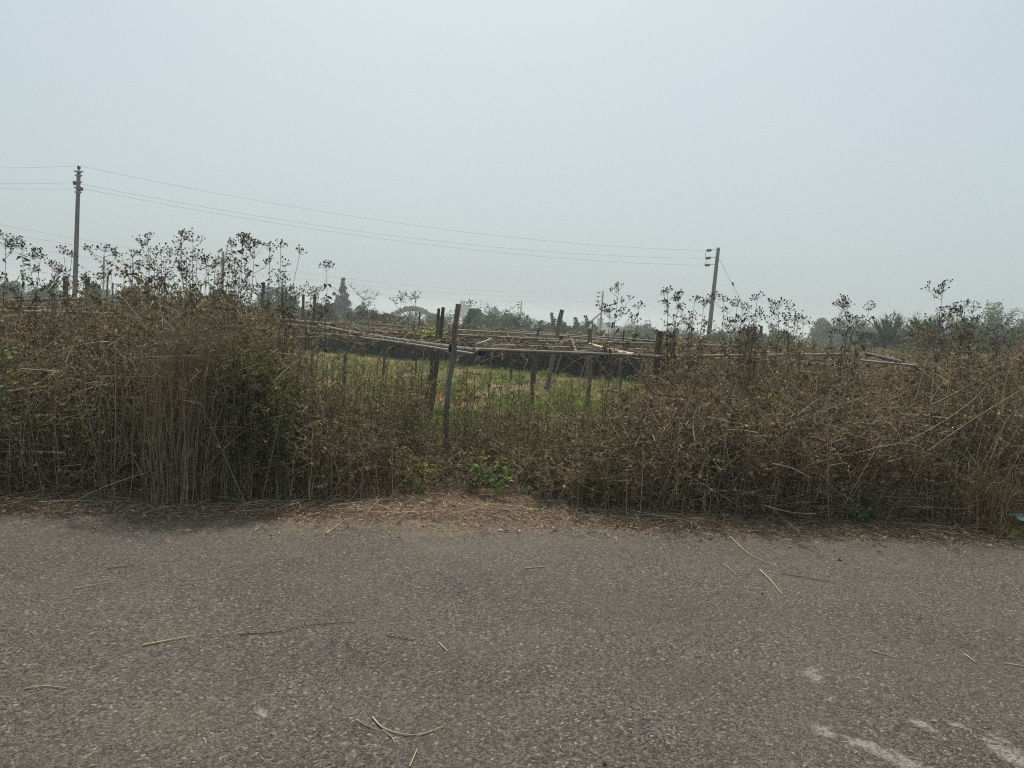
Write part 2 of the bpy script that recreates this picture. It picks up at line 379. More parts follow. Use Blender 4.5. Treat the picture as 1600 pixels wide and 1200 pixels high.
def shrubs(st, lf, X, Y, H, stem_k, leaf_k, leaf_p, twigs=9, leaves=9, ls=(.02, .045), lean=.25, tw=(.1, .38), rad=.0042, tmin=.2, narrow=.5, patch=0.0):
    n = len(X)
    if n == 0: return
    pn = wob(X, Y, .8, .7) + .6 * wob(X, Y, 2.1, 2.) + rng.normal(0, .25, n)
    tint = np.where(pn[:, None] > .35, [.72, .95, .6], np.where(pn[:, None] < -.3, [1.02, .93, .84], [.95, .95, .9])) * rng.uniform(.6, 1.25, (n, 1))
    tint = 1 + (tint - 1) * patch
    Z = zg(X, Y); k = 6; t = np.linspace(0, 1, k)
    a = rng.uniform(0, 2 * PI, n); ln = rng.uniform(0, lean, n) * H
    P = np.zeros((n, k, 3))
    bend = t ** 1.8
    P[:, :, 0] = X[:, None] + np.cos(a)[:, None] * ln[:, None] * bend + rng.normal(0, .012, (n, k)) * H[:, None]
    P[:, :, 1] = Y[:, None] + np.sin(a)[:, None] * ln[:, None] * bend + rng.normal(0, .012, (n, k)) * H[:, None]
    P[:, :, 2] = Z[:, None] + H[:, None] * t * (1 - .12 * (ln / H)[:, None] * t)
    K = palette(n, STEM_K if stem_k is None else stem_k, [1] * len(STEM_K if stem_k is None else stem_k), .25)
    st.tubes(P, (rad * (1.15 - .75 * t))[None, :] * rng.uniform(.7, 1.3, (n, 1)), K)
    m = n * twigs; si = np.repeat(np.arange(n), twigs)
    tt = rng.uniform(tmin, 1, m) ** .8; f = tt * (k - 1); i0 = np.minimum(f.astype(int), k - 2); w = (f - i0)[:, None]
    B = P[si, i0] * (1 - w) + P[si, i0 + 1] * w
    D = unit(m, -.1, .85); Ln = rng.uniform(tw[0], tw[1], m) * (1.15 - .55 * tt)
    kt = 4; u = np.linspace(0, 1, kt)
    Pt = B[:, None, :] + D[:, None, :] * (Ln[:, None] * u)[:, :, None]
    Pt[:, :, 2] += (rng.uniform(-.35, .3, (m, 1)) * Ln[:, None]) * u ** 2
    Pt[:, 1:, :] += rng.normal(0, .014, (m, kt - 1, 3))
    st.tubes(Pt, (rad * .48 * (1.1 - .6 * u))[None, :] * np.ones((m, 1)), K[si] * rng.uniform(.8, 1.15, (m, 1)))
    q = m * leaves; ti = np.repeat(np.arange(m), leaves)
    uu = rng.uniform(.15, 1.0, q); f = uu * (kt - 1); i0 = np.minimum(f.astype(int), kt - 2); w = (f - i0)[:, None]
    LP = Pt[ti, i0] * (1 - w) + Pt[ti, i0 + 1] * w
    LD = unit(q, -.95, .5); L = rng.uniform(ls[0], ls[1], q)
    lf.leaves(LP, LD, unit(q), L, L * rng.uniform(narrow * .6, narrow * 1.3, q), palette(q, leaf_k, leaf_p, .3) * tint[si[ti]], fold=.45)

def straws(st, X, Y, Z, L, K=None, el=(-.3, 1.0), rad=.0024, sag=.25, az=None):
    n = len(X); k = 6; u = np.linspace(0, 1, k)
    D = unit(n, el[0], el[1]) if az is None else az
    P = np.stack([X, Y, Z], -1)[:, None, :] + D[:, None, :] * (L[:, None] * u)[:, :, None]
    P[:, :, 2] -= (rng.uniform(0, sag, n) * L)[:, None] * u ** 2
    P += (np.cross(D, [0, 0, 1]) * (rng.normal(0, .12, n) * L)[:, None])[:, None, :] * (u ** 2)[None, :, None]
    P[:, :, 2] = np.maximum(P[:, :, 2], zg(P[:, :, 0], P[:, :, 1]) + .012)
    st.tubes(P, (rad * (1.1 - .6 * u))[None, :] * rng.uniform(.6, 1.5, (n, 1)), K if K is not None else palette(n, [(.36, .29, .20), (.42, .35, .25), (.28, .21, .14)], [1, 1, 1], .25))

def px_points(n, p0, p1, d0, d1):
    "ground spots spread evenly over the strip between two bearings and two distances"
    px = rng.uniform(p0, p1, n); d = d0 + (d1 - d0) * rng.uniform(0, 1, n)
    x = gx(px, np.maximum(d, 6)); return px, x, edge(x) + d - 6.3

# heights of the front thicket by bearing
HP = [-400, 0, 60, 150, 210, 270, 330, 400, 440, 480, 560, 700, 860, 920, 1000, 1080, 1200, 1300, 1400, 1500, 1560, 1640, 2000]
HH = [1.25, 1.2, 1.18, 1.22, 1.5, 1.68, 1.68, 1.56, 1.36, 1.02, .62, .40, .42, .62, .92, 1.12, 1.14, 1.14, 1.24, 1.58, 1.55, 1.4, 1.4]

# ------------------------------------------------------------------ the roadside thicket
def verge(px): return .2 + .72 * np.exp(-((px - 735) / 190) ** 2)
def thin_out(px, x, y, fade):
    k = (rng.uniform(0, 1, len(px)) < np.interp(px, fade[0], fade[1])) & (y > edge(x) + verge(px) * rng.uniform(.7, 1.15, len(px)) - .1); return px[k], x[k], y[k]
def thicket(name, p0, p1, n, label, cols, probs, fade, seed_tw=11, seed_lf=10):
    st, lf = Veg(), Veg()
    px, x, y = thin_out(*px_points(n, p0, p1, 6.55, 8.9), fade); n = len(px)
    H = np.interp(px, HP, HH) * np.where(rng.uniform(0, 1, n) < .1, rng.uniform(1.0, 1.28, n), rng.uniform(.5, 1.05, n)) * np.clip(.72 + (y - edge(x)) * .35, .6, 1.05) * (1 + .14 * wob(x, y, 1.6))
    shrubs(st, lf, x, y, H, None, cols, probs, seed_tw, seed_lf, tmin=.04, patch=1.0)
    # loose arching straws and canes all through it
    m = int(n * 1.6); px2, x2, y2 = thin_out(*px_points(m, p0, p1, 6.45, 8.2), fade); m = len(px2)
    h2 = np.interp(px2, HP, HH)
    straws(st, x2, y2, zg(x2, y2) + h2 * rng.uniform(.0, .85, m), .14 + .5 * rng.uniform(0, 1, m) ** 2, palette(m, [(.34, .275, .19), (.22, .175, .12), (.46, .39, .28)], [3, 2, 1.4], .3), rad=.0021)
    # upright canes from the foot
    m = int(n * .22); px3, x3, y3 = thin_out(*px_points(m, p0, p1, 6.5, 7.6), fade); m = len(px3)
    straws(st, x3, y3, zg(x3, y3), np.interp(px3, HP, HH) * rng.uniform(.5, .95, m), el=(.85, 1.0), sag=.12, rad=.003)
    # matted dead growth at the foot
    m = int(n * 1.3); px4, x4, y4 = thin_out(*px_points(m, p0, p1, 6.4, 7.4), fade); m = len(px4)
    straws(st, x4, y4, zg(x4, y4) + rng.uniform(.02, .3, m), rng.uniform(.12, .45, m), palette(m, [(.13, .10, .07), (.18, .14, .09), (.09, .07, .05)], [1, 1, 1], .3), el=(-.3, .5), rad=.002)
    q = 9000 * n // 1500; px5, x5, y5 = thin_out(*px_points(q, p0, p1, 6.4, 7.6), fade); q = len(px5); L5 = rng.uniform(.02, .05, q)
    lf.leaves(np.stack([x5, y5, zg(x5, y5) + .55 * rng.uniform(0, 1, q) ** 1.5], -1), unit(q, -.9, .5), unit(q), L5, L5 * .45, palette(q, cols, probs, .3), .45)
    o = st.build(name, M_stem); tag(o, label, 'weeds', None, 'stuff')
    f = lf.build('leaves', M_dry, o)
    return o
thicket('dry_thicket', -330, 680, 1800, 'tangled brown thicket of dead weeds along the left half of the road edge', DRY_K, [3, 1.6, 3.6, 2.4, .8, 2], ([-330, 400, 470, 550, 680], [1, 1, .45, .18, .03]))
thicket('dry_thicket', 760, 1930, 1950, 'tangled reddish brown thicket of dead weeds along the right half of the road edge', DRY_K, [3, 2, 3.2, 2.4, .8, 2.2], ([760, 860, 940, 1040, 1930], [.03, .2, .5, 1, 1]))

# low weeds in the gap between the two thickets
st, lf = Veg(), Veg()
ALL = ([0, 1600], [1, 1])
px, x, y = thin_out(*px_points(820, 455, 960, 6.6, 9.2), ALL); n = len(px)
H = np.interp(px, HP, HH) * rng.uniform(.35, 1.1, n) * np.clip(1.15 - (y - edge(x)) * .16, .5, 1.1)
shrubs(st, lf, x, y, H, None, OLIVE_K + DRY_K[:3], [1.6, 1.6, 1, 1.6, 2, 1.5, 2], 8, 8, ls=(.018, .04), lean=.3, tw=(.08, .25), rad=.003)
px, x, y = thin_out(*px_points(1200, 455, 960, 6.6, 9), ALL)
straws(st, x, y, zg(x, y) + .02, rng.uniform(.12, .5, len(x)), el=(-.1, .95), rad=.0018)
n = 600; px = np.concatenate([rng.uniform(430, 640, 290), rng.uniform(600, 800, 130), rng.uniform(780, 1000, 180)]); x = gx(px, 7); y = edge(x) + verge(px) + rng.uniform(.3, 2.0, n)
shrubs(st, lf, x, y, np.interp(px, [430, 520, 640, 800, 960], [1.35, 1.15, .95, .85, 1.05]) * rng.uniform(.5, 1.1, n), [(.13, .10, .065), (.2, .16, .1), (.15, .14, .07)], OLIVE_K + DRY_K[:3], [2, 2, 1, 1, 1, 1, 1], 9, 4, ls=(.018, .04), lean=.14, tw=(.04, .16), rad=.0038, tmin=.2)
o = tag(st.build('low_weeds', M_stem), 'knee-high brown and olive weeds in the gap in front of the bamboo frame', 'weeds', None, 'stuff')
lf.build('leaves', M_dry, o)

# weeds standing further back under and behind the bamboo frame, both sides
def back_weeds(p0, p1, n, d0, d1, hf, label):
    st, lf = Veg(), Veg()
    px, x, y = px_points(n, p0, p1, d0, d1)
    H = hf(px, y) * rng.uniform(.7, 1.05, n)
    shrubs(st, lf, x, y, H, None, DRY_K + OLIVE_K, [3, 2, 3, 2, 1, 1.5, 2, 2, 1.5, 1], 8, 8, ls=(.03, .065), lean=.2, tw=(.12, .4), rad=.005, tmin=.45)
    o = tag(st.build('back_weeds', M_stem), label, 'weeds', None, 'stuff'); lf.build('leaves', M_dry, o)
back_weeds(-250, 470, 1150, 9.8, 17, lambda p, y: np.interp(p, [0, 150, 200, 300, 400, 440, 470], [1.5, 1.42, 1.6, 1.72, 1.68, 1.55, 1.3]), 'weathered brown weeds standing behind the left thicket up to the skyline')
back_weeds(1010, 1900, 1150, 10.2, 17, lambda p, y: np.interp(p, [1010, 1100, 1200, 1300, 1400, 1500, 1600], [1.3, 1.5, 1.55, 1.45, 1.4, 1.5, 1.55]), 'weathered brown weeds standing behind the right thicket up to the skyline')

# far dry scrub behind the field
lf = Veg(); st = Veg()
n = 2600; px = rng.uniform(-300, 1900, n); y = rng.uniform(30, 62, n); x = gx(px, y)
H = (1.15 + .22 * wob(x, y, .25)) * rng.uniform(.75, 1.05, n) + np.clip((y - 34) / 30, 0, 1) * .85
shrubs(st, lf, x, y, H, None, DRY_K[:4] + OLIVE_K, [2, 1.5, 2, 2, 2, 2, 2, 1], 7, 8, ls=(.09, .2), lean=.2, tw=(.25, .75), rad=.008, tmin=.3, narrow=.6)
o = tag(st.build('far_scrub', M_stem), 'low brown and olive scrub in the distance beyond the bamboo frame', 'scrub', None, 'stuff'); lf.build('leaves', M_dry, o)

# field grass
g = Veg(); n = 70000
px = rng.uniform(380, 1120, n); d = 8.3 + 22 * rng.uniform(0, 1, n) ** 1.25; x = gx(px, d); y = d
patch = wob(x, y, .55, .4) + .5 * wob(x, y, 1.9)
green = rng.uniform(-.6, .6, n) + patch > .06
keep = green | (rng.uniform(0, 1, n) < .55); x, y, green = x[keep], y[keep], green[keep]; n = len(x)
K = np.where(green[:, None], palette(n, [(.19, .26, .06), (.14, .20, .05), (.27, .31, .09)], [2, 2, 1]), palette(n, [(.36, .25, .15), (.30, .19, .12), (.25, .2, .1)], [1, 1, 1]))
P = np.stack([x, y, zg(x, y)], -1); L = np.where(green, rng.uniform(.06, .2, n), rng.uniform(.05, .16, n))
g.leaves(P, unit(n, .35, 1), unit(n, -.4, .4), L, rng.uniform(.008, .02, n), K, .15)
n = 900; px = rng.uniform(400, 1100, n); d = rng.uniform(8.6, 25, n); x = gx(px, d); kk = wob(x, d, .55, .4) + rng.uniform(-.5, .5, n) > .0; x, d = x[kk], d[kk]; n = len(x); q = n * 22
cx, cy = np.repeat(x, 22), np.repeat(d, 22); sz = np.repeat(rng.uniform(.5, 1.6, n), 22)
g.leaves(np.stack([cx + rng.normal(0, .06, q) * sz, cy + rng.normal(0, .06, q) * sz, zg(cx, cy) + rng.uniform(0, .1, q) * sz], -1), unit(q, .1, 1), unit(q, -.2, .8), rng.uniform(.07, .2, q) * sz, rng.uniform(.012, .035, q), palette(q, [(.20, .28, .06), (.14, .2, .05), (.24, .19, .09), (.15, .11, .06)], [3, 2, 1, 1], .3) , .2)
tag(g.build('field_grass', M_grass), 'patchy green and straw coloured grass on the field under the bamboo frame', 'grass', None, 'stuff')

# litter of straw and dead leaves on the verge, thinner towards the road
lt = Veg(); n = 90000
px = rng.uniform(-350, 1950, n); off = rng.normal(.12, .2, n); x = gx(px, 6.2); c = np.exp(-((px - 735) / 200) ** 2) * np.clip(.75 + .5 * wob(x, 0, 1.9), .2, 1)
ex = rng.uniform(0, 1, n) < .72 * c; off = np.where(ex, -.6 + 1.65 * rng.beta(1.6, 1.6, n), off - .1 * c)
y = edge(x) + off + .09 * wob(x, 0, 1.7) + .06 * wob(x, 5, 6.) + np.where(rng.uniform(0, 1, n) < .06, -rng.uniform(0, .6, n), 0)
P = np.stack([x, y, np.maximum(zg(x, y), 0) + rng.uniform(.003, .035, n)], -1)
D = unit(n, -.18, .25); L = .012 + .05 * rng.uniform(0, 1, n) ** 2
lt.leaves(P, D, unit(n, .3, 1), L, np.where(rng.uniform(0, 1, n) < .85, rng.uniform(.002, .004, n), L * .3), palette(n, [(.28, .195, .125), (.36, .265, .17), (.23, .145, .09), (.46, .35, .24), (.13, .095, .065)], [3, 2, 3, .8, 1.5], .25), .2)
m = 2400; px = rng.uniform(-350, 1950, m); x = gx(px, 6.3); y = edge(x) + rng.normal(.2, .17, m)
straws(lt, x, y, zg(x, y) + rng.uniform(.01, .07, m), rng.uniform(.1, .5, m), el=(-.12, .18), rad=.0022)
tag(lt.build('straw_litter', M_straw), 'brown straw and dead leaf litter strewn along the road edge', 'litter', None, 'stuff')

# fine straw chips and loose grit scattered on the asphalt
ch = Veg(); n = 1500
px = rng.uniform(-100, 1700, n); py = 840 + 420 * rng.uniform(0, 1, n) ** .9
G = np.array([on_ground(a, b) for a, b in zip(px, py)])
cl = wob(G[:, 0], G[:, 1], 1.6) + rng.uniform(-.7, .7, n) > -.1; G = G[cl]; n = len(G)
P = G + np.array([0, 0, .006]); L = rng.uniform(.008, .04, n)
ch.leaves(P, unit(n, -.08, .12), unit(n, .6, 1), L, rng.uniform(.0015, .004, n), palette(n, [(.40, .34, .24), (.30, .23, .15), (.16, .12, .08)], [2, 2, 1.2], .25), .1)
tag(ch.build('straw_chips', M_straw), 'tiny straw chips scattered over the grey asphalt', 'litter', None, 'stuff')

# ------------------------------------------------------------------ tall dry weeds against the sky
WG = 'tall dry weeds standing against the sky'
HEADK = [(.07, .055, .042)]
def corymb(hd, st, c, up, r, nt):
    k = HEADK[0]
    a = rng.uniform(0, 2 * PI, nt); q = np.sqrt(rng.uniform(0, 1, nt)) * r
    dome = rng.uniform(.2, 1.0); tilt = rng.normal(0, .35, 2)
    tip = c + np.stack([np.cos(a) * q, np.sin(a) * q, r * dome * (1 - (q / r) ** 2) + (np.cos(a) * tilt[0] + np.sin(a) * tilt[1]) * q + rng.normal(0, .012, nt)], -1) + up * r * .3
    P = np.stack([np.repeat(c[None], nt, 0), (c + tip) / 2 + np.array([0, 0, -.12 * r]), tip], 1)
    st.tubes(P, np.full((nt, 3), .0011), np.tile(np.array([[.09, .07, .05]]), (nt, 1)))
    K = palette(nt * 4, [k, tuple(v * 1.7 for v in k)], [3, 1], .3)
    T = np.repeat(tip, 4, 0); D = unit(nt * 4, -.2, 1); L = rng.uniform(.012, .024, nt * 4) * (.7 + r * 5)
    hd.leaves(T - D * L[:, None] * .4, D, unit(nt * 4), L, L * .75, K, .4)
def weed(px, py, d, heads, spread, label, lean=.05, low=.45, dens=1.0, leafy=1.0):
    top = at(px, py, d); z = top[2]
    root = np.array([top[0] - lean * z * .8 + rng.normal(0, .05), d + rng.normal(0, .1), 0]); root[2] = zg(root[0], root[1])
    t = np.linspace(0, 1, 9)[:, None]
    side = rng.normal(0, .035, 2)
    main = root + (top - root) * t + np.concatenate([np.sin(t * PI) * side[0], np.sin(t * PI) * side[1], 0 * t], 1) + np.concatenate([rng.normal(0, .006, (9, 2)), np.zeros((9, 1))], 1)
    HEADK[0] = [(.08, .065, .05), (.15, .11, .075), (.11, .088, .065), (.20, .15, .10)][int(rng.integers(0, 4))]
    st, hd, lf = Veg(), Veg(), Veg()
    ks = np.array([[.10, .08, .058]]) * rng.uniform(.8, 1.3)
    st.tubes(main[None], (.0048 * (1.1 - .7 * t[:, 0]))[None], ks, 5)
    corymb(hd, st, main[-1], np.array([0, 0, 1.]), .065 + .025 * rng.random(), int(16 * dens))
    span = (1 - low)
    for i in range(heads):
        tt = 1 - span * (rng.uniform(.05, 1) ** 1.2); f = tt * 8; i0 = min(int(f), 7); b = main[i0] + (main[i0 + 1] - main[i0]) * (f - i0)
        an = rng.uniform(0, 2 * PI); ln = rng.uniform(.45, 1.1) * spread
        e = b + np.array([math.cos(an) * ln, math.sin(an) * ln, rng.uniform(.3, 1.0) * ln + .02])
        e[2] = min(e[2], top[2] + .01)
        mid = b * .5 + e * .5 + np.array([math.cos(an), math.sin(an), -.4]) * ln * .13
        cv = np.stack([b, b * .45 + mid * .55, mid, mid * .5 + e * .5, e]) + np.array([0, 0, 1]) * 0
        st.tubes(cv[None], np.array([[.0026, .0024, .002, .0017, .0014]]), ks)
        nrm = norm(e - mid)
        corymb(hd, st, e, nrm, rng.uniform(.025, .08), int(rng.uniform(6, 19) * dens))
        if rng.random() < .6:
            s2 = mid + np.array([rng.normal(0, .4), rng.normal(0, .4), .5]) * ln * .5
            s2[2] = min(s2[2], top[2] - .03)
            st.tubes(np.stack([b * .3 + mid * .7, mid * .4 + s2 * .6, s2])[None], np.array([[.0017, .0014, .0011]]), ks)
            corymb(hd, st, s2, np.array([0, 0, 1.]), rng.uniform(.03, .05), int(9 * dens))
    nl = int((10 + heads * 4) * leafy)
    tt = 1 - span * 1.25 * rng.uniform(.03, 1, nl); tt = np.clip(tt, .1, 1); f = tt * 8; i0 = np.minimum(f.astype(int), 7)
    b = main[i0] + (main[i0 + 1] - main[i0]) * (f - i0)[:, None] + rng.normal(0, .2, (nl, 3)) * spread * np.array([1, 1, .4]) * rng.choice([0, 1], (nl, 1))
    L = rng.uniform(.035, .085, nl)
    lf.leaves(b, unit(nl, -1, -.1), unit(nl), L, L * rng.uniform(.25, .5, nl), palette(nl, [(.08, .06, .042), (.14, .10, .06), (.08, .08, .04)], [2, 1.5, 1]), .6)
    o = thing('dry_weed', label, 'weed', root, WG)
    st.build('stem', M_stem, o, root); hd.build('blossom', M_head, o, root); lf.build('leaves', M_dry, o, root)
    return o

LP = 'the left utility pole'; RP = 'the right utility pole'
weeds = [
 (8, 376, 7.6, 7, .16, 'tall dark weed cut by the left edge of the photo'),
 (36, 386, 7.8, 9, .17, 'dense dry weed second from the left edge, with a cap of dark seed heads'),
 (62, 404, 8.0, 6, .15, 'dry weed with two side tufts midway between the left edge and ' + LP),
 (82, 418, 8.2, 4, .11, 'small low weed with one tuft just left of ' + LP),
 (101, 397, 7.9, 2, .10, 'thin bent weed whose single flat head nods beside ' + LP),
 (113, 402, 7.8, 2, .07, 'thin weed climbing directly in front of ' + LP),
 (131, 445, 8.4, 3, .12, 'short sparse weed just right of the foot of ' + LP),
 (162, 393, 8.2, 10, .17, 'umbrella shaped weed with a round crown of heads right of ' + LP),
 (208, 402, 8.0, 7, .16, 'bushy weed at the left end of the tall left cluster'),
 (232, 378, 7.8, 9, .15, 'tall narrow weed with stacked seed heads in the left cluster'),
 (252, 396, 7.9, 8, .16, 'leaning weed between the two tallest stems of the left cluster'),
 (284, 369, 7.6, 10, .13, 'tallest weed of the left cluster, forked into two tops'),
 (301, 378, 7.7, 5, .1, 'tall weed leaning against the tallest stem of the left cluster'),
 (309, 402, 7.9, 4, .1, 'single headed weed right of the tallest left stem'),
 (324, 408, 8.0, 6, .13, 'low bushy weed left of the thin distant pole'),
 (362, 386, 8.0, 6, .12, 'weed with a flat cap just right of the thin distant pole'),
 (381, 373, 7.7, 10, .14, 'tall ragged weed with hanging dead leaves, middle of the second left clump'),
 (398, 382, 7.9, 10, .16, 'wide weed with many side heads at the right of the second left clump'),
 (421, 392, 8.0, 3, .15, 'arching weed with one drooping head bowed to the left'),
 (437, 387, 8.0, 1, .06, 'slim straight weed with a tiny flat head, near the arching weed'),
 (466, 397, 8.0, 1, .07, 'lone thin weed with one flat head and a dark clump midway on its stem'),
 (510, 418, 8.4, 3, .1, 'crooked dark weed left of the cone shaped tree'),
 (487, 455, 9.5, 4, .14, 'low weed with fine heads below the crooked dark weed'),
 (626, 468, 12., 4, .16, 'flat topped weed above the left end of the blue arched tree'),
 (650, 464, 12., 7, .22, 'wide weed with flat tiers above the blue arched tree'),
 (735, 479, 11., 4, .15, 'thin weed peeping out right of the tall grey post'),
 (967, 455, 8.4, 9, .17, 'tall spreading weed with dark heads right of the braced distant pole'),
 (997, 482, 8.6, 2, .1, 'side weed with two heads beside the tall spreading weed'),
 (952, 496, 8.6, 2, .08, 'small weed in front of the white distant building'),
 (1042, 457, 8.2, 9, .15, 'tall weed with dark tufts right of the short square post'),
 (1061, 466, 8.3, 7, .13, 'twin of the tall tufted weed, closer to ' + RP),
 (1087, 472, 8.5, 4, .11, 'slender weed immediately left of ' + RP),
 (1100, 475, 8.6, 3, .09, 'weed touching the left side of ' + RP),
 (1131, 470, 8.3, 4, .13, 'weed with a level cap and hanging dark pods right of ' + RP),
 (1152, 479, 8.4, 5, .12, 'weed with an umbrella head, second to the right of ' + RP),
 (1184, 468, 8.2, 6, .12, 'weed with broad dark leaves in the middle of the right cluster'),
 (1217, 478, 8.3, 8, .14, 'bushy weed with a dense top at the right cluster'),
 (1234, 484, 8.4, 8, .14, 'rounded weed closing the right cluster'),
 (1256, 507, 8.8, 4, .12, 'low weed trailing off right of the right cluster'),
 (1325, 474, 8.2, 7, .13, 'weed with five tufts standing alone left of the date palms'),
 (1357, 484, 8.3, 1, .06, 'thin T-shaped weed with one flat head left of the date palms'),
 (1303, 506, 9.0, 4, .13, 'low weed in front of the hazy grey tree'),
 (1473, 449, 8.0, 4, .14, 'tallest right hand weed with one wide umbrella head over the date palm'),
 (1508, 477, 8.2, 4, .11, 'weed with a thick anvil shaped head left of the pale bamboo'),
 (1490, 488, 8.4, 5, .13, 'small crowded weed at the foot of the anvil headed weed'),
 (1521, 487, 8.5, 3, .1, 'small weed against the pale bamboo clump'),
]
for w in weeds: weed(*w)
FILL = 'small dry weed with dark seed heads crowding the skyline of the thicket'
for (a, b, t0, t1, cnt) in ((0, 95, 415, 452, 8), (190, 330, 415, 458, 12), (340, 445, 412, 458, 10), (1040, 1110, 490, 520, 7), (1125, 1250, 492, 522, 10), (1300, 1350, 500, 525, 6), (1470, 1600, 505, 535, 10), (450, 500, 455, 475, 5)):
    for i in range(cnt):
        w = weed(rng.uniform(a, b), rng.uniform(t0, t1), rng.uniform(7.4, 9.2), int(rng.integers(4, 8)), rng.uniform(.1, .17), FILL, dens=.5, leafy=.4)
        w['group'] = 'small weeds crowding the skyline'

# ------------------------------------------------------------------ single plants in the thicket
def straw_clump(name, px, py_top, d, n, wd, label, cols):
    top = at(px, py_top, d); x0 = top[0]; st = Veg()
    x = x0 + rng.normal(0, wd, n); y = d + rng.normal(0, .12, n); H = top[2] * rng.uniform(.55, 1.03, n)
    k = 7; u = np.linspace(0, 1, k); P = np.zeros((n, k, 3)); dx = rng.normal(.03, .12, n); dy = rng.normal(0, .06, n)
    P[:, :, 0] = x[:, None] + (dx * H)[:, None] * u ** 2; P[:, :, 1] = y[:, None] + (dy * H)[:, None] * u ** 2; P[:, :, 2] = zg(x, y)[:, None] + H[:, None] * u
    P[:, :, :2] += rng.normal(0, .011, (n, k, 2))
    st.tubes(P, (.0036 * (1.1 - .75 * u))[None] * rng.uniform(.6, 1.3, (n, 1)), palette(n, cols, [1] * len(cols), .25))
    m = n * 6; i = rng.integers(0, n, m); j = rng.integers(1, k, m)
    st.leaves(P[i, j], unit(m, .1, 1), unit(m), rng.uniform(.06, .25, m), rng.uniform(.003, .007, m), palette(m, cols, [1] * len(cols), .3), .2)
    root = (x0, d, float(zg(x0, d)))
    return tag(st.build(name, M_straw, None, root), label, 'grass clump') , root
for args in (('straw_grass', 288, 480, 6.1, 330, .13, 'tall upright clump of straw coloured grass at the left thicket front', [(.33, .26, .16), (.28, .21, .13), (.24, .20, .11)]),
             ('straw_grass', 335, 520, 6.15, 160, .1, 'thinner brown clump of upright grass beside the tall straw clump', [(.26, .19, .12), (.20, .15, .1)]),
             ('straw_grass', 1545, 730, 6.6, 170, .2, 'short tuft of orange brown grass at the right road edge', [(.34, .22, .11), (.30, .24, .13), (.24, .15, .08)]),
             ('straw_grass', 500, 690, 6.45, 120, .14, 'knee-high brown grass tuft left of the gap', [(.26, .2, .12), (.2, .17, .08)])):
    o, root = straw_clump(*args); o.location = root

st, lf = Veg(), Veg()
n = 150; px = rng.uniform(355, 470, n); x = gx(px, 6.5); y = edge(x) + rng.uniform(.25, .8, n)
shrubs(st, lf, x, y, np.interp(px, [355, 400, 470], [1.25, 1.3, .95]) * rng.uniform(.7, 1.1, n), [(.15, .15, .07), (.2, .17, .09)], OLIVE_K + [(.12, .15, .045)], [2, 2, 2, 1, 2], 16, 7, ls=(.018, .04), lean=.08, tw=(.05, .14), rad=.004, tmin=.15)
o = tag(st.build('olive_weeds', M_stem), 'upright olive green leafy weeds at the left side of the gap', 'weeds', None, 'stuff'); lf.build('leaves', M_dry, o)

def sprout(px, py, d, h, wd, n, label, cols, name='green_sprout', z=None, ls=(.03, .07)):
    b = at(px, py, d)
    root = np.array([b[0], d, float(zg(b[0], d)) if z is None else z]); st, lf = Veg(), Veg()
    m = 7; D = norm(np.stack([rng.normal(0, .4, m), rng.normal(0, .4, m), np.ones(m)], -1)); H = h * rng.uniform(.6, 1, m)
    u = np.linspace(0, 1, 5)
    P = root + rng.normal(0, wd * .3, (m, 1, 3)) * np.array([1, 1, 0]) + D[:, None, :] * (H[:, None] * u)[:, :, None]
    st.tubes(P, np.full((m, 5), .003), palette(m, [(.1, .13, .04)], [1]))
    i = rng.integers(0, m, n); j = rng.integers(3 if h > .6 else 1, 5, n)
    L = rng.uniform(ls[0], ls[1], n)
    lf.leaves(P[i, j] + rng.normal(0, wd * .28, (n, 3)) * np.array([1, 1, .6]), unit(n, -.3, .8), unit(n, .2, 1), L, L * rng.uniform(.4, .6, n), palette(n, cols, [1] * len(cols), .25), .2)
    o = thing(name, label, 'plant', root)
    st.build('stem', M_stem, o, root); lf.build('leaves', M_green, o, root)
BR = [(.16, .27, .06), (.12, .22, .05), (.22, .33, .09)]; YG = [(.32, .36, .06), (.25, .32, .06), (.2, .28, .06)]; DK = [(.07, .13, .035), (.09, .16, .045)]
sprout(775, 742, 6.72, .36, .12, 110, 'bright green leafy plant at the centre of the road edge', BR)
sprout(650, 725, 6.75, .42, .1, 90, 'yellow green seedling in the gap left of the bright green plant', YG, ls=(.025, .055))
sprout(736, 728, 6.85, .38, .09, 60, 'mid green plant just left of and behind the bright green plant', DK + BR[:1])
sprout(845, 780, 6.75, .16, .12, 40, 'spiky green grass-like plant right of the bright green plant', DK + BR[:1], ls=(.05, .10))
sprout(1342, 768, 6.45, .2, .14, 80, 'small dark green plant in the shade of the right thicket', DK)
sprout(300, 775, 6.3, .14, .2, 70, 'dark green ground plant below the tall straw clump', DK)
sprout(14, 560, 6.05, 1.28, .22, 130, 'bright green leaves breaking through the thicket at the left edge', BR)
sprout(970, 645, 6.8, .7, .12, 60, 'yellow green weed right of the gap in front of the short square post', YG, ls=(.02, .045))
sprout(1072, 632, 7.0, .75, .1, 45, 'yellow green weed in the brown thicket right of the short square post', YG, ls=(.02, .04))
sprout(1560, 828, 6.45, .1, .18, 110, 'low yellow green tuft at the right end of the road edge', YG)
sprout(1190, 562, 7.2, 1.3, .06, 24, 'tiny lime green leaves on top of the right thicket', YG)
sprout(265, 470, 7.6, 1.55, .22, 90, 'olive green leaves below the tall left weeds', [(.15, .18, .06), (.2, .22, .07)], ls=(.025, .055))
sprout(385, 455, 7.8, 1.6, .2, 80, 'grey green leaves below the second left clump of weeds', [(.14, .18, .08), (.18, .22, .09)], ls=(.025, .055))
sprout(1395, 640, 6.9, .95, .2, 60, 'olive leaves half way up the right thicket', OLIVE_K, ls=(.02, .045))

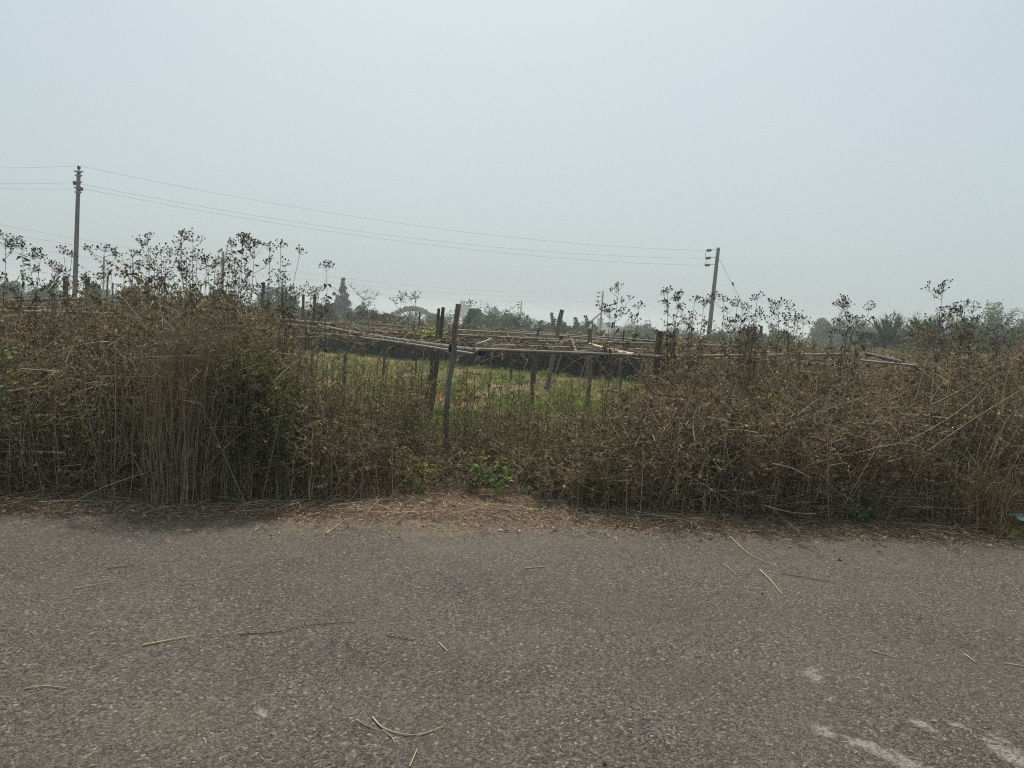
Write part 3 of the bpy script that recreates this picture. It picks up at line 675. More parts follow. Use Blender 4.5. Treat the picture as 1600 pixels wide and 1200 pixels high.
def branch(name, pts, r, label, cat, mat, cols=(.42, .36, .27), forks=(), group=None):
    pts = np.array(pts, float); st = Veg()
    u = np.linspace(0, 1, 12); q = np.linspace(0, 1, len(pts))
    def smooth(p):
        out = np.stack([np.interp(u, np.linspace(0, 1, len(p)), p[:, i]) for i in range(3)], -1)
        for _ in range(2): out[1:-1] = (out[:-2] + out[1:-1] * 2 + out[2:]) / 4
        return out
    main = smooth(pts); K = np.array([cols], float)
    st.tubes(main[None], (r * (1.1 - .55 * u))[None], K, 6)
    for f in forks: st.tubes(smooth(np.array(f, float))[None], (r * .6 * (1.1 - .7 * u))[None], K * .92, 5)
    og = main[0]
    o = st.build(name, mat, None, og); o.location = og
    return tag(o, label, cat, group)
A = at
BRN = (.22, .175, .125); PALE = (.32, .27, .195)
for pts, r, label, col in (
    ([A(92, 768, 6.0), A(160, 718, 6.1), A(232, 664, 6.3)], .006, 'long straight dead stick leaning diagonally at the left thicket foot', PALE),
    ([A(48, 706, 6.15), A(66, 672, 6.15), A(90, 644, 6.2)], .005, 'short bent straw stalk left of the long diagonal stick', PALE),
    ([A(0, 606, 6.4), A(40, 602, 6.4), A(84, 597, 6.45)], .005, 'level grey stick lying across the thicket at the left edge', BRN),
    ([A(165, 640, 6.25), A(210, 637, 6.3), A(232, 620, 6.3)], .005, 'curved grey stick in the dark hollow of the left thicket', BRN),
    ([A(276, 722, 6.2), A(315, 678, 6.2), A(345, 676, 6.25), A(390, 684, 6.3)], .005, 'arched brown stalk crossing the straw clump', BRN),
    ([A(320, 726, 6.2), A(345, 755, 6.1), A(362, 790, 5.95)], .006, 'dead stick slanting down to the road below the straw clump', BRN),
    ([A(545, 741, 6.7), A(577, 717, 6.75)], .005, 'short pale stick poking out left of the yellow green seedling', PALE),
    ([A(440, 595, 7.0), A(480, 583, 7.0), A(545, 573, 7.1)], .006, 'thin level branch reaching over the left side of the gap', BRN),
    ([A(1415, 692, 6.5), A(1490, 650, 6.6), A(1536, 612, 6.7), A(1548, 590, 6.7)], .0045, 'upper of the two long bent canes in the right thicket', PALE),
    ([A(1450, 704, 6.5), A(1520, 655, 6.6), A(1600, 606, 6.8)], .0045, 'lower of the two long straight canes in the right thicket', PALE),
    ([A(1207, 724, 6.35), A(1235, 730, 6.3), A(1268, 747, 6.3)], .005, 'white curved twig shining low in the right thicket', (.5, .46, .38)),
    ([A(1195, 790, 6.1), A(1235, 801, 6.1), A(1275, 803, 6.1)], .004, 'pale twig lying at the foot of the right thicket', PALE),
    ([A(1452, 665, 6.8), A(1457, 600, 6.9), A(1461, 556, 7.0), A(1450, 540, 7.0)], .005, 'upright crooked pale stem above the right thicket', PALE),
    ([A(1430, 625, 6.8), A(1445, 575, 6.9), A(1458, 540, 7.0), A(1456, 525, 7.0)], .006, 'dead forked stem left of the crooked pale stem', BRN),
    ([A(1230, 625, 6.6), A(1212, 590, 6.6), A(1200, 570, 6.7)], .005, 'pale slanting stick on the middle of the right thicket', PALE),
    ([A(1083, 650, 6.6), A(1085, 690, 6.5), A(1086, 728, 6.4)], .004, 'thin upright straw stalk below the yellow green weed', PALE),
    ([A(180, 500, 7.2), A(197, 530, 7.2), A(215, 560, 7.2)], .006, 'forked grey twig over the bamboo poles on the left', BRN),
    ([A(330, 640, 6.3), A(322, 590, 6.4), A(330, 560, 6.4)], .004, 'pale straw stalk standing in front of the thinner grass clump', PALE)):
    branch('dead_stick', pts, r, label, 'stick', M_straw, col)

# sticks and straws lying on the road
def lay(px, py, h=.006): return on_ground(px, py, h)
for pts, r, label, col, fk in (
    ([(582, 1120), (598, 1140), (650, 1152), (694, 1134)], .0034, 'curved forked straw twig lying near the bottom of the road', (.44, .36, .25), [[(598, 1140), (612, 1150), (618, 1164)], [(556, 1124), (572, 1133), (598, 1142)]]),
    ([(223, 1008), (300, 993)], .004, 'straight straw stick lying alone on the left of the road', (.48, .38, .24), []),
    ([(370, 991), (440, 988), (470, 977), (556, 972)], .0024, 'long thin dark twig lying across the left middle of the road', (.07, .055, .04), []),
    ([(1187, 890), (1204, 906), (1222, 928)], .0045, 'thick pale straw stalk lying on the right of the road', (.48, .40, .28), []),
    ([(1140, 838), (1172, 868), (1216, 886)], .004, 'bent straw reaching from the right verge onto the road', (.46, .38, .25), []),
    ([(1130, 880), (1152, 899)], .003, 'short straw left of the thick pale stalk', (.42, .35, .24), []),
    ([(1222, 896), (1300, 909)], .003, 'thin dark straw right of the thick pale stalk', (.12, .09, .065), []),
    ([(820, 888), (850, 885)], .004, 'small straw bit in the middle of the road', (.42, .33, .2), []),
    ([(170, 888), (206, 883)], .003, 'small dark straw on the upper left of the road', (.16, .12, .07), []),
    ([(115, 920), (174, 909)], .003, 'faint pale straw on the upper left of the road', (.36, .29, .18), []),
    ([(38, 1076), (70, 1071), (104, 1075)], .003, 'bowed straw lying at the lower left of the road', (.42, .35, .24), []),
    ([(606, 993), (654, 1000)], .003, 'dark straw lying below the middle of the road', (.15, .11, .07), []),
    ([(686, 1004), (700, 1018)], .003, 'tiny hooked straw right of the dark straw', (.5, .42, .3), []),
    ([(1508, 1022), (1524, 1034)], .003, 'short straw peg at the lower right of the road', (.5, .42, .3), []),
    ([(1570, 1036), (1602, 1041)], .004, 'pale straw at the right edge of the road', (.5, .42, .3), []),
    ([(1360, 1016), (1404, 1028)], .003, 'thin straw above the cement splashes', (.4, .33, .22), []),
    ([(1436, 926), (1455, 930)], .003, 'tiny straw on the upper right of the road', (.4, .33, .22), []),
    ([(640, 1198), (652, 1170)], .003, 'upright-lying straw at the bottom edge of the road', (.42, .35, .24), []),
    ([(510, 834), (548, 806)], .005, 'dead straw lying from the litter out onto the road, left of centre', (.46, .34, .22), []),
    ([(1530, 836), (1602, 842)], .005, 'brown cane lying along the right end of the road edge', (.26, .19, .13), [])):
    branch('loose_straw', [lay(*p) for p in pts], r, label, 'straw', M_straw, col, [[lay(*p) for p in f] for f in fk])
def pebble(px, py, s, label):
    g0 = on_ground(px, py); m = MB(); m.tube([(0, 0, 0), (0, 0, s * .3), (0, 0, s * .75), (s * .05, 0, s * .95)], [s * .7, s, s * .7, s * .2], 7)
    o = m.build('dark_pebble', M_lash); o.location = g0; tag(o, label, 'pebble')
pebble(1191, 928, .009, 'black pebble on the road left of the thick pale stalk')
pebble(1312, 876, .014, 'flat black clod on the upper right of the road')
pebble(945, 1195, .009, 'black pebble at the bottom edge of the road')
# scrap of plastic at the right edge
g0 = at(1594, 788, 6.55); m = MB(); n_ = 7
vs = [(.09 * math.cos(a) * (1 + .3 * math.sin(3 * a)), .05 * math.sin(a), .03 + .02 * math.sin(2 * a + 1)) for a in np.linspace(0, 2 * PI, 14, endpoint=False)]
m.put(vs + [(x * .9, y * .9, z + .012) for x, y, z in vs] + [(0, 0, .07), (0, 0, .03)], [(i, (i + 1) % 14, 14 + (i + 1) % 14, 14 + i) for i in range(14)] + [(14 + i, 14 + (i + 1) % 14, 28) for i in range(14)] + [((i + 1) % 14, i, 29) for i in range(14)])
o = m.build('plastic_scrap', noisy_mat('blue_plastic', (.22, .42, .45), (.4, .58, .6), 20, .35, .2)); o.location = (g0[0], g0[1], float(zg(g0[0], g0[1])) + .12)
tag(o, 'pale turquoise scrap of plastic caught in the weeds at the right edge', 'plastic scrap')

# ------------------------------------------------------------------ bamboo frame
tr_o = at(716, 600, 8.0); tr_o[2] = float(zg(tr_o[0], 8.0))
TR = thing('bamboo_trellis', 'weathered bamboo vegetable trellis of lashed poles and posts on the field', 'trellis', tr_o)
def bamboo(a, b, ra, rb, tone, name='pole', sag=0.0, node=.38):
    a = np.array(a); b = np.array(b); L = np.linalg.norm(b - a); pts, rad, col = [], [], []
    nn = max(2, int(L / node)); tone = np.array(tone); bow = rng.normal(0, .012) * L * .5
    for i in range(nn + 1):
        for du, rr, kk in ((-.03, 1.0, 1.0), (0, 1.13, .5), (.03, 1.0, .95), (.5, .97, 1.06)):
            t = (i + du) / nn
            if t < 0 or t > 1: continue
            p = a + (b - a) * t; p[2] -= sag * 4 * t * (1 - t) + bow * math.sin(t * PI) * .5
            pts.append(p); rad.append((ra + (rb - ra) * t) * rr); col.append(tuple(tone * kk * rng.uniform(.85, 1.12)))
    m = MB(); m.tube(pts, rad, 9, col)
    return m.build(name, M_bamboo, TR, tr_o, True)
GREY = (.12, .112, .098); LIGHT = (.34, .31, .25); DARKB = (.055, .05, .042); MID = (.2, .185, .155)
def h127(px, py, z=1.27):
    hor = HORIZON + (px - 800) * math.tan(ROLL); return at(px, py, (EYE - z) * FPX / max(py - hor, 8))
bamboo(at(752, 550.5, 7.8), at(498, 509, 15.5), .037, .034, GREY)
bamboo(at(520, 507, 15.2), at(300, 483, 21), .038, .03, MID)
bamboo(at(740, 553, 7.8), at(480, 519, 15), .014, .011, LIGHT)
bamboo(at(740, 546, 7.9), at(1034, 557, 9.5), .021, .017, MID)
bamboo(at(1000, 557, 9.4), at(1328, 553, 9.9), .017, .014, LIGHT)
bamboo(at(705, 516, 20), at(575, 506, 23), .03, .025, GREY)
bamboo(at(700, 521, 16.5), at(560, 510, 19), .028, .022, MID)
bamboo(at(690, 527, 14), at(540, 515, 16), .025, .02, DARKB)
bamboo(at(705, 524, 15.3), at(1065, 541.5, 16.2), .033, .028, GREY)
bamboo(at(715, 516, 21), at(990, 533.5, 19), .03, .024, MID)
bamboo(at(800, 518, 22), at(1000, 530, 21), .03, .024, GREY)
bamboo(at(840, 533, 14.5), at(1140, 541, 15.5), .02, .018, MID)
bamboo(at(922, 538, 13), at(1000, 557, 9.7), .026, .034, (.56, .50, .36))
bamboo(at(980, 530, 18), at(1140, 541, 17), .025, .02, GREY)
bamboo(at(1040, 545, 13.5), at(1240, 549, 14.5), .022, .018, MID)
bamboo(at(1355, 553, 9.0), at(1458, 577, 7.6), .02, .024, (.035, .032, .028))
bamboo(at(1345, 563, 8.2), at(1452, 573, 7.6), .010, .013, LIGHT)
bamboo(at(1130, 547, 14), at(1330, 556, 13), .02, .018, MID)
bamboo(at(-20, 472, 10.4), at(172, 467, 10.8), .016, .014, MID)
bamboo(at(-80, 484, 9.4), at(182, 490, 9.5), .017, .015, LIGHT)
bamboo(at(60, 485, 9.6), at(330, 498, 9.5), .016, .014, LIGHT)
bamboo(at(-60, 477, 9.8), at(66, 481, 9.8), .018, .016, LIGHT)
bamboo(at(90, 467, 21), at(330, 482, 20), .03, .024, GREY)
bamboo(at(150, 492, 12.5), at(300, 510, 11.5), .016, .014, LIGHT)
bamboo(at(380, 497, 16), at(560, 519, 14), .022, .018, MID)
for px_, d0, d1 in ((640, 15, 23), (800, 15, 22), (900, 10, 21), (560, 16, 24), (460, 15, 22), (250, 13, 22), (80, 13, 21), (1150, 11, 18), (1280, 11, 17)):
    a = at(px_, 560, d0); b = at(px_ - 10, 540, d1); a[2] = 1.24; b[2] = 1.27
    bamboo(a, b, .022, .018, MID if px_ % 3 else GREY)
def post(px, py, d, px2, w, name='post', mat=None, zb=None, taper=1.0):
    top = at(px, py, d); foot = at(px2[0], px2[1], d); k = top - foot; foot = top - k / k[2] * (top[2] - float(zg(top[0], d)) + .15)
    m = MB(); t = np.linspace(0, 1, 8); pts = [foot + (top - foot) * q + np.array([rng.normal(0, .01), rng.normal(0, .01), 0]) for q in t]
    m.tube(pts, [w * (1 + (taper - 1) * (1 - q)) * rng.uniform(.93, 1.07) for q in t], 8, cap=True)
    return m, top
def tpost(px, py, d, foot, w, mat, taper=1.0):
    m, top = post(px, py, d, foot, w, taper=taper); return m.build('post', mat, TR, tr_o, False)
M_pgrey = noisy_mat('grey_post_wood', (.085, .08, .07), (.22, .21, .185), 16, .9, .7, stretch=(3, 3, .35))
tpost(716, 475, 7.9, (699, 640), .029, M_pgrey)
tpost(693, 480, 11.5, (673, 640), .028, M_wood, 2.1)
tpost(686.5, 482, 12.6, (674, 570), .026, M_wood, 1.4)
tpost(1029, 517, 9.6, (1020, 640), .042, M_wood)
tpost(877, 484, 18, (869, 530), .055, M_pgrey)
tpost(922, 513, 13.4, (920, 600), .042, M_pgrey)
tpost(655, 487, 20, (653, 525), .026, M_wood)
tpost(842, 513, 19, (838, 560), .03, M_wood)
tpost(975, 516, 17, (972, 560), .022, M_wood)
tpost(833, 560, 14, (831, 620), .03, M_wood)
tpost(800, 545, 20, (798, 590), .03, M_wood)
tpost(601, 530, 19, (599, 580), .032, M_wood)
tpost(1255, 580, 9.5, (1250, 640), .06, M_postc)
tpost(540, 545, 15, (538, 600), .035, M_wood)
tpost(420, 470, 16, (417, 520), .04, M_wood)
tpost(230, 470, 15, (226, 520), .035, M_wood)
tpost(60, 465, 16, (57, 520), .035, M_wood)
# lashings
def lash(px, py, d, r):
    c = at(px, py, d); m = MB(); m.tube([c + np.array([-.022, .01, .004]), c, c + np.array([.022, -.01, -.004])], [r, r * 1.08, r], 9)
    m.build('lashing', M_lash, TR, tr_o)
for q in ((707, 543, 7.97, .045), (557, 518, 13.55, .043), (692, 533, 11.5, .05), (753, 551, 7.8, .03), (1024, 557, 9.5, .03), (941, 555, 9.1, .026), (877, 527, 16, .035), (922, 533, 14.5, .046)): lash(*q)
# thin cords and hanging split canes
def cord(pts, r, name, tone=None):
    m = MB(); P = np.array(pts); u = np.linspace(0, 1, 14); q = np.stack([np.interp(u, np.linspace(0, 1, len(P)), P[:, i]) for i in range(3)], -1)
    for _ in range(3): q[1:-1] = (q[:-2] + 2 * q[1:-1] + q[2:]) / 4
    m.tube(q, r, 5); m.build(name, M_rope, TR, tr_o)
cord([at(885, 541, 11), at(893, 547, 11), at(905, 549.5, 11), at(921, 547, 11)], .010, 'cord')
cord([at(921, 547, 11), at(921, 556, 11), at(916, 580, 11.5), at(911, 610, 12)], .009, 'cane')
cord([at(744, 537.5, 8.6), at(757, 534, 8.8), at(768, 528.5, 9)], .010, 'cane')
cord([at(768, 528.5, 9), at(771, 545, 9), at(768, 560, 9), at(766, 572, 9.2)], .007, 'cane')
cord([at(757, 533, 8.8), at(757, 550, 8.8), at(754, 566, 9)], .007, 'cane')
cord([at(704, 541, 8), at(702, 560, 8.1), at(698, 590, 8.3)], .006, 'cane')
cord([at(917, 560, 11.5), at(908, 585, 11.8), at(900, 615, 12)], .008, 'cane')
cord([at(970, 560, 9.7), at(968, 580, 9.8), at(966, 600, 10)], .006, 'cane')
cord([at(1007, 561, 9.5), at(1002, 570, 9.5), at(998, 585, 9.6)], .007, 'cane')
cord([at(830, 530, 14), at(826, 555, 14), at(818, 580, 14.4)], .009, 'cane')
cord([at(882, 541, 12), at(872, 570, 12.4), at(862, 600, 12.8)], .009, 'cane')
cord([at(770, 538, 10), at(850, 541, 10.4), at(925, 543, 10.8)], .006, 'cord')
# dry vines lying on the frame
v_st, v_lf = Veg(), Veg()
n = 4500; y = rng.uniform(10, 23.5, n); px = rng.uniform(-60, 1400, n); x = gx(px, y)
dens = wob(x, y, .5, 1.3) + rng.uniform(-.9, .9, n) > -.05; x, y = x[dens], y[dens]; n = len(x)
z = 1.27 + np.abs(rng.normal(0, .035, n)) - np.where(rng.uniform(0, 1, n) < .3, rng.uniform(0, .25, n), 0)
L = rng.uniform(.05, .11, n); v_lf.leaves(np.stack([x, y, z], -1), unit(n, -1, .3), unit(n), L, L * .6, palette(n, DRY_K, [3, 1, 3, 1, .3, 1]) * .7, .5)
m_ = 1100; y = rng.uniform(9.5, 23.5, m_); px = rng.uniform(-60, 1400, m_); x = gx(px, y)
k = 6; u = np.linspace(0, 1, k); a = rng.uniform(0, 2 * PI, m_); L = rng.uniform(.4, 1.4, m_)
P = np.stack([x[:, None] + np.cos(a)[:, None] * L[:, None] * u, y[:, None] + np.sin(a)[:, None] * L[:, None] * u, 1.28 + rng.normal(0, .02, (m_, k)) - (rng.uniform(0, .3, m_) ** 2 * 4)[:, None] * u ** 2], -1)
P[:, :, :2] += rng.normal(0, .03, (m_, k, 2))
v_st.tubes(P, np.full((m_, k), .005), palette(m_, STEM_K, [1, 1, 2, .4]) * .8)
o = tag(v_st.build('dry_vines', M_stem), 'dead brown vines spread over the top of the bamboo trellis', 'vines', None, 'stuff'); v_lf.build('leaves', M_dry, o)
# living vine tip on the frame
b = at(664, 522, 12.5); sprout(664, 522, 12.5, .14, .22, 80, 'lime green vine shoot growing on the trellis left of the tall grey post', [(.42, .46, .08), (.34, .4, .08)], 'vine_shoot', z=float(b[2]) - .06, ls=(.04, .09))

# dead stalks standing in the field gap
SG = 'dead stalks in front of the field'
for px_, pt, pb, d in ((590, 562, 668, 9.4), (602, 600, 672, 8.8), (624, 580, 660, 9.6), (640, 566, 655, 10), (655, 566, 640, 10.5), (742, 585, 660, 9.2), (760, 560, 655, 9.6), (730, 575, 690, 8.6), (780, 590, 665, 9), (800, 600, 690, 8.6), (812, 575, 650, 10), (545, 590, 690, 8.4), (556, 565, 640, 9.6), (575, 575, 650, 9.8), (668, 590, 650, 10), (850, 600, 690, 8.8)):
    st, lf = Veg(), Veg(); t_ = at(px_ + (pb - pt) * rng.uniform(-.02, .12), pt, d); r_ = np.array([gx(px_, d), d, 0]); r_[2] = float(zg(r_[0], d))
    u = np.linspace(0, 1, 7); P = r_ + (t_ - r_) * u[:, None] + rng.normal(0, .012, (7, 3)) * np.array([1, 1, 0]); P[0] = r_
    st.tubes(P[None], (.008 * (1.1 - .7 * u))[None], np.array([[.075, .06, .045]]), 5)
    nb = 7; i = rng.integers(2, 7, nb); D = unit(nb, -.1, .8); L = rng.uniform(.08, .25, nb)
    Pb = P[i][:, None, :] + D[:, None, :] * (L[:, None] * np.linspace(0, 1, 4))[:, :, None]
    st.tubes(Pb, np.full((nb, 4), .003), np.tile([[.085, .065, .05]], (nb, 1)))
    nl = 26; j = rng.integers(0, nb, nl); L = rng.uniform(.025, .06, nl)
    lf.leaves(Pb[j, rng.integers(1, 4, nl)], unit(nl, -1, .2), unit(nl), L, L * .5, palette(nl, [(.09, .07, .045), (.06, .05, .035)], [1, 1]), .5)
    o = thing('dead_stalk', 'thin dark dead stalk with a few curled leaves standing before the green field', 'weed', r_, SG)
    st.build('stem', M_stem, o, r_); lf.build('leaves', M_dry, o, r_)

# dark netting along the far side of the field
NF = thing('net_fence', 'low dark netting fence along the far side of the green field', 'fence', (gx(760, 25.5), 25.5, 0))
base = [(-200, 34), (400, 31.5), (560, 29.5), (660, 27.5), (760, 25.7), (860, 24.3), (950, 23.3), (1060, 22.6), (1300, 21.8)]
bx = np.array([(gx(p, d), d) for p, d in base]); no = np.array([gx(760, 25.5), 25.5, 0])
tt = np.linspace(0, len(base) - 1, 420); X = np.interp(tt, range(len(base)), bx[:, 0]); Y = np.interp(tt, range(len(base)), bx[:, 1])
Y = Y + .05 * np.sin(tt * 38) + .04 * wob(X, Y, 5); rows = 7
v, f = [], []
for side in (0, .012):
    for j in range(rows):
        for i in range(len(X)):
            hz = 1.06 + .14 * wob(X[i], 0, 1.7) - .05 * abs(math.sin(tt[i] * 6))
            v.append((X[i], Y[i] + side + .03 * math.sin(j * 1.1 + tt[i] * 21), float(zg(X[i], Y[i])) + hz * j / (rows - 1)))
nX = len(X)
for s_ in (0, 1):
    for j in range(rows - 1):
        for i in range(nX - 1):
            a = s_ * rows * nX + j * nX + i; q = (a, a + 1, a + nX + 1, a + nX); f.append(q if s_ == 0 else q[::-1])
m = MB(); m.put(v, f); m.build('net', noisy_mat('dark_netting', (.04, .056, .062), (.115, .145, .155), 5, .8, .3, stretch=(6, 6, 1)), NF, no, True)
cl, q = Veg(), 30000
ii = rng.integers(0, len(X), q); hh = 1.25 * rng.uniform(0, 1, q) ** .8 * (1 + .22 * wob(X[ii], 0, 1.9)); kk = wob(X[ii], hh * 3, 1.1, 2) + rng.uniform(-.8, .8, q) > -.15; ii, hh = ii[kk], hh[kk]; q = len(ii); L = rng.uniform(.05, .14, q)
cl.leaves(np.stack([X[ii] + rng.normal(0, .05, q), Y[ii] - rng.uniform(.03, .6, q), hh], -1), unit(q, -1, .4), unit(q), L, L * .6, palette(q, [(.11, .15, .13), (.10, .135, .135), (.14, .14, .105), (.14, .18, .095)], [3, 3, 1.5, 1], .3), .4)
ii = rng.integers(0, len(X), 420); k = 4; u = np.linspace(0, 1, k); P = np.stack([X[ii][:, None] + rng.normal(0, .12, (420, 1)) * u, Y[ii][:, None] - .2 + 0 * u, rng.uniform(.6, 1.4, (420, 1)) * u], -1)
cl.tubes(P, np.full((420, k), .009), palette(420, [(.2, .18, .13), (.12, .1, .08), (.3, .27, .2)], [1, 2, 1]))
cl.build('creeper', M_dry, NF, no)
for i in range(0, len(X), 22):
    m = MB(); m.tube([(X[i], Y[i] - .06, -.1), (X[i] + .02, Y[i] - .06, .7), (X[i] + .05, Y[i] - .06, 1.36)], [.03, .028, .025], 7); m.build('post', M_wood, NF, no)

# ------------------------------------------------------------------ fence posts standing in the weeds
PG = 'old concrete fence posts in the weeds'
for px_, py_, d, w, lab in ((103, 431, 17, .055, 'stubby old post left of the foot of the left utility pole'), (136, 437, 17.5, .05, 'stubby old post right of the foot of the left utility pole'),
                            (169, 430, 19, .022, 'slim dark post below the umbrella shaped weed'), (178, 442, 19, .02, 'shorter slim post right of the umbrella shaped weed'),
                            (411, 441, 15, .03, 'thin post in the second left clump of weeds'), (474, 460, 17, .03, 'dark post below the lone thin weed'), (492, 461, 16, .032, 'dark post left of the cone shaped tree'),
                            (1190, 509, 12.5, .026, 'leaning concrete stub just right of the right utility pole'), (1188 - 20, 530, 14, .03, 'short stub hidden in weeds left of the leaning concrete stub')):
    m, top = post(px_, py_, d, (px_ - 7 if px_ > 1000 else px_ - 2, py_ + 60), w)
    og = np.array([top[0], d, float(zg(top[0], d))]); o = m.build('fence_post', M_postc, None, og); o.location = og; tag(o, lab, 'post', PG)

# ------------------------------------------------------------------ utility poles
def tub(name, pts, r, mat, par, og, sides=8): 
    m = MB(); m.tube(pts, r, sides); return m.build(name, mat, par, og, True)
def util_pole(px, py, d, px_low, py_low, r_top, r_bot, label, group='utility poles'):
    top = at(px, py, d); low = at(px_low, py_low, d); k = top - low
    zb = float(zg(top[0], d)); foot = top - k / k[2] * (top[2] - zb + .2)
    T = thing('utility_pole', label, 'utility pole', (foot[0], foot[1], zb), group)
    og = np.array([foot[0], foot[1], zb]); ax = norm(top - foot)
    m = MB(); t = np.linspace(0, 1, 12); m.tube([foot + (top - foot) * q for q in t], r_bot + (r_top - r_bot) * t, 10); m.build('shaft', M_conc, T, og, True)
    return T, og, top, foot, ax
def strain(T, og, a, b, s):
    "strain insulator set from the pole (a) to the wire end (b)"
    a = np.array(a); b = np.array(b)
    tub('insulator_rod', [a, a + (b - a) * .5], .035 * s, M_steel, T, og)
    c = a + (b - a) * .5; q = np.linspace(0, 1, 13); rr = [.05, .05, .17, .19, .17, .06, .06, .17, .19, .17, .05, .05, .04]
    tub('insulator', [c + (b - c) * t for t in q], np.array(rr) * s, M_porc, T, og, 12)

TL, ol, tl, fl, al = util_pole(123, 268, 45, 117.5, 440, .105, .155, 'tall grey concrete utility pole on the left with three small insulators')
p = tl + al * .34
tub('insulator', [tl + al * -.02, tl + al * .1, tl + al * .12, tl + al * .2, tl + al * .30, tl + al * .36], [.03, .03, .07, .1, .09, .03], M_porc, TL, ol, 10)
for k_, wv in ((.02, .27), (.25, .21), (.62, .22), (.95, .24), (1.22, .2)):
    c = tl - al * k_; tub('band', [c + np.array([-wv, 0, .03]), c + np.array([wv, 0, .03])], .04, M_steel, TL, ol)
    tub('band', [c - al * .05, c + al * .05], .14, M_steel, TL, ol, 10)
insl = [tl + al * .33]
for sx, k_ in ((-1, .68), (1, 1.0)):
    c = tl - al * k_ + np.array([sx * .2, -.03, 0]); tub('insulator', [c + np.array([0, 0, -.12]), c + np.array([0, 0, -.05]), c + np.array([0, 0, .05]), c + np.array([0, 0, .14])], [.05, .1, .11, .05], M_porc, TL, ol, 10); insl.append(c + np.array([sx * .05, 0, .02]))

TRp, orr, trt, frt, art = util_pole(1122.5, 387, 66, 1108, 518, .145, .215, 'leaning concrete utility pole on the right with three strain insulators and a guy wire')
insr = []
for py_a, pxe, pye in ((390, 1103.5, 391.5), (402, 1102.5, 403.5), (413, 1101, 414.5)):
    a = at(1120 - (py_a - 388) * .1, py_a, 65.9); e = at(pxe, pye, 65.2); strain(TRp, orr, a, e, .72); insr.append(e)
tub('jumper', [insr[0], (insr[0] + insr[1]) / 2 + np.array([-.05, 0, 0]), insr[1]], .02, M_wire, TRp, orr, 6)
tub('jumper', [insr[1], (insr[1] + insr[2]) / 2 + np.array([.1, 0, 0]), insr[2]], .02, M_wire, TRp, orr, 6)
ga = at(1122, 402, 66); gb = at(1192, 530, 66)
tub('guy_wire', [ga, (ga + gb) / 2 - np.array([0, 0, .1]), gb], .014, M_wire, TRp, orr, 6)
gi = at(1145, 443.5, 66); tub('guy_insulator', [gi + np.array([-.08, 0, .14]), gi, gi + np.array([.08, 0, -.14])], [.06, .1, .06], M_porc, TRp, orr, 8)

TM, om, tm, fm, am = util_pole(942.3, 455, 150, 937.5, 520, .15, .22, 'distant thin utility pole with a diagonal brace in the centre right')
insm = []
for i, (pya, pxe, pye) in enumerate(((456.5, 933, 457.5), (463, 932.5, 463.8), (470, 931, 470.3))):
    a = at(941.8 - i * .5, pya, 149.9); e = at(pxe, pye, 149.5); strain(TM, om, a, e, 1.0); insm.append(e)
tub('brace', [at(939, 489, 149.9), at(900, 522, 149)], .16, M_conc, TM, om)
TF, of_, tf, ff, af = util_pole(815, 470, 210, 812.5, 505, .16, .22, 'farthest small utility pole with three insulators above the central trees')
for i, (pya, pxe) in enumerate(((472, 809), (476, 808.7), (480.5, 808.5))):
    strain(TF, of_, at(814.6 - i * .2, pya, 209.9), at(pxe, pya + .2, 209), 1.2)
tub('brace', [at(813.5, 492, 209.8), at(802, 508, 209)], .15, M_conc, TF, of_)
util_pole(348.5, 393, 95, 347.5, 450, .15, .2, 'plain thin pole rising between the two left clumps of weeds')
util_pole(163, 400, 120, 161.5, 450, .12, .16, 'slim distant pole behind the umbrella shaped weed')

def wire(a, b, sag, r, label, grp):
    a = np.array(a); b = np.array(b); t = np.linspace(0, 1, 40)[:, None]
    P = a + (b - a) * t; P[:, 2] -= sag * 4 * (t * (1 - t))[:, 0]
    m = MB(); m.tube(P, r, 5); og = a
    o = m.build('power_line', M_wire, None, og, True); o.location = og; tag(o, label, 'wire', grp)
for i, (nm, sg) in enumerate((('top', 1.0), ('middle', 1.05), ('bottom', .95))):
    wire(insl[i], insr[i], sg, .0075, f'{nm} wire strung between the left and right utility poles', 'wires of the near line')
for i, (nm, py_) in enumerate((('top', 248), ('middle', 268.5), ('bottom', 274.5))):
    wire(insl[i], at(-420, py_ - 8 - i * 3, 30), .3, .006, f'{nm} wire leaving the left utility pole towards the left edge', 'wires of the near line')
for i, (nm, py_) in enumerate((('top', 340), ('middle', 352), ('bottom', 364))):
    wire(at(-60, py_ + (6 if i == 2 else 0), 75), insm[i], 2.2, .011, f'{nm} faint wire running to the braced distant pole', 'wires of the far line')

# ------------------------------------------------------------------ trees
def limbs(st, root, H, wd, n, r, spread=.6, start=.25, K=(.09, .075, .055)):
    tops = []
    top = root + np.array([rng.normal(0, .04) * H, rng.normal(0, .04) * H, H * .85]); u = np.linspace(0, 1, 7)[:, None]
    main = root + (top - root) * u + np.concatenate([rng.normal(0, .012 * H, (7, 2)), np.zeros((7, 1))], 1); main[0] = root
    st.tubes(main[None], (r * (1.15 - .8 * u[:, 0]))[None], np.array([K]), 7)
    for i in range(n):
        t = rng.uniform(start, .95); f = t * 6; i0 = min(int(f), 5); b = main[i0] + (main[i0 + 1] - main[i0]) * (f - i0)
        a = rng.uniform(0, 2 * PI); ln = rng.uniform(.5, 1) * wd; e = b + np.array([math.cos(a) * ln, math.sin(a) * ln, ln * spread * rng.uniform(.4, 1.4)])
        mid = (b + e) / 2 + np.array([0, 0, -.1 * ln]); q = np.stack([b, (b + mid) / 2, mid, (mid + e) / 2, e]); st.tubes(q[None], (r * .42 * np.linspace(1, .3, 5))[None], np.array([K]), 5); tops.append(e); tops.append(mid)
    return main, np.array(tops)
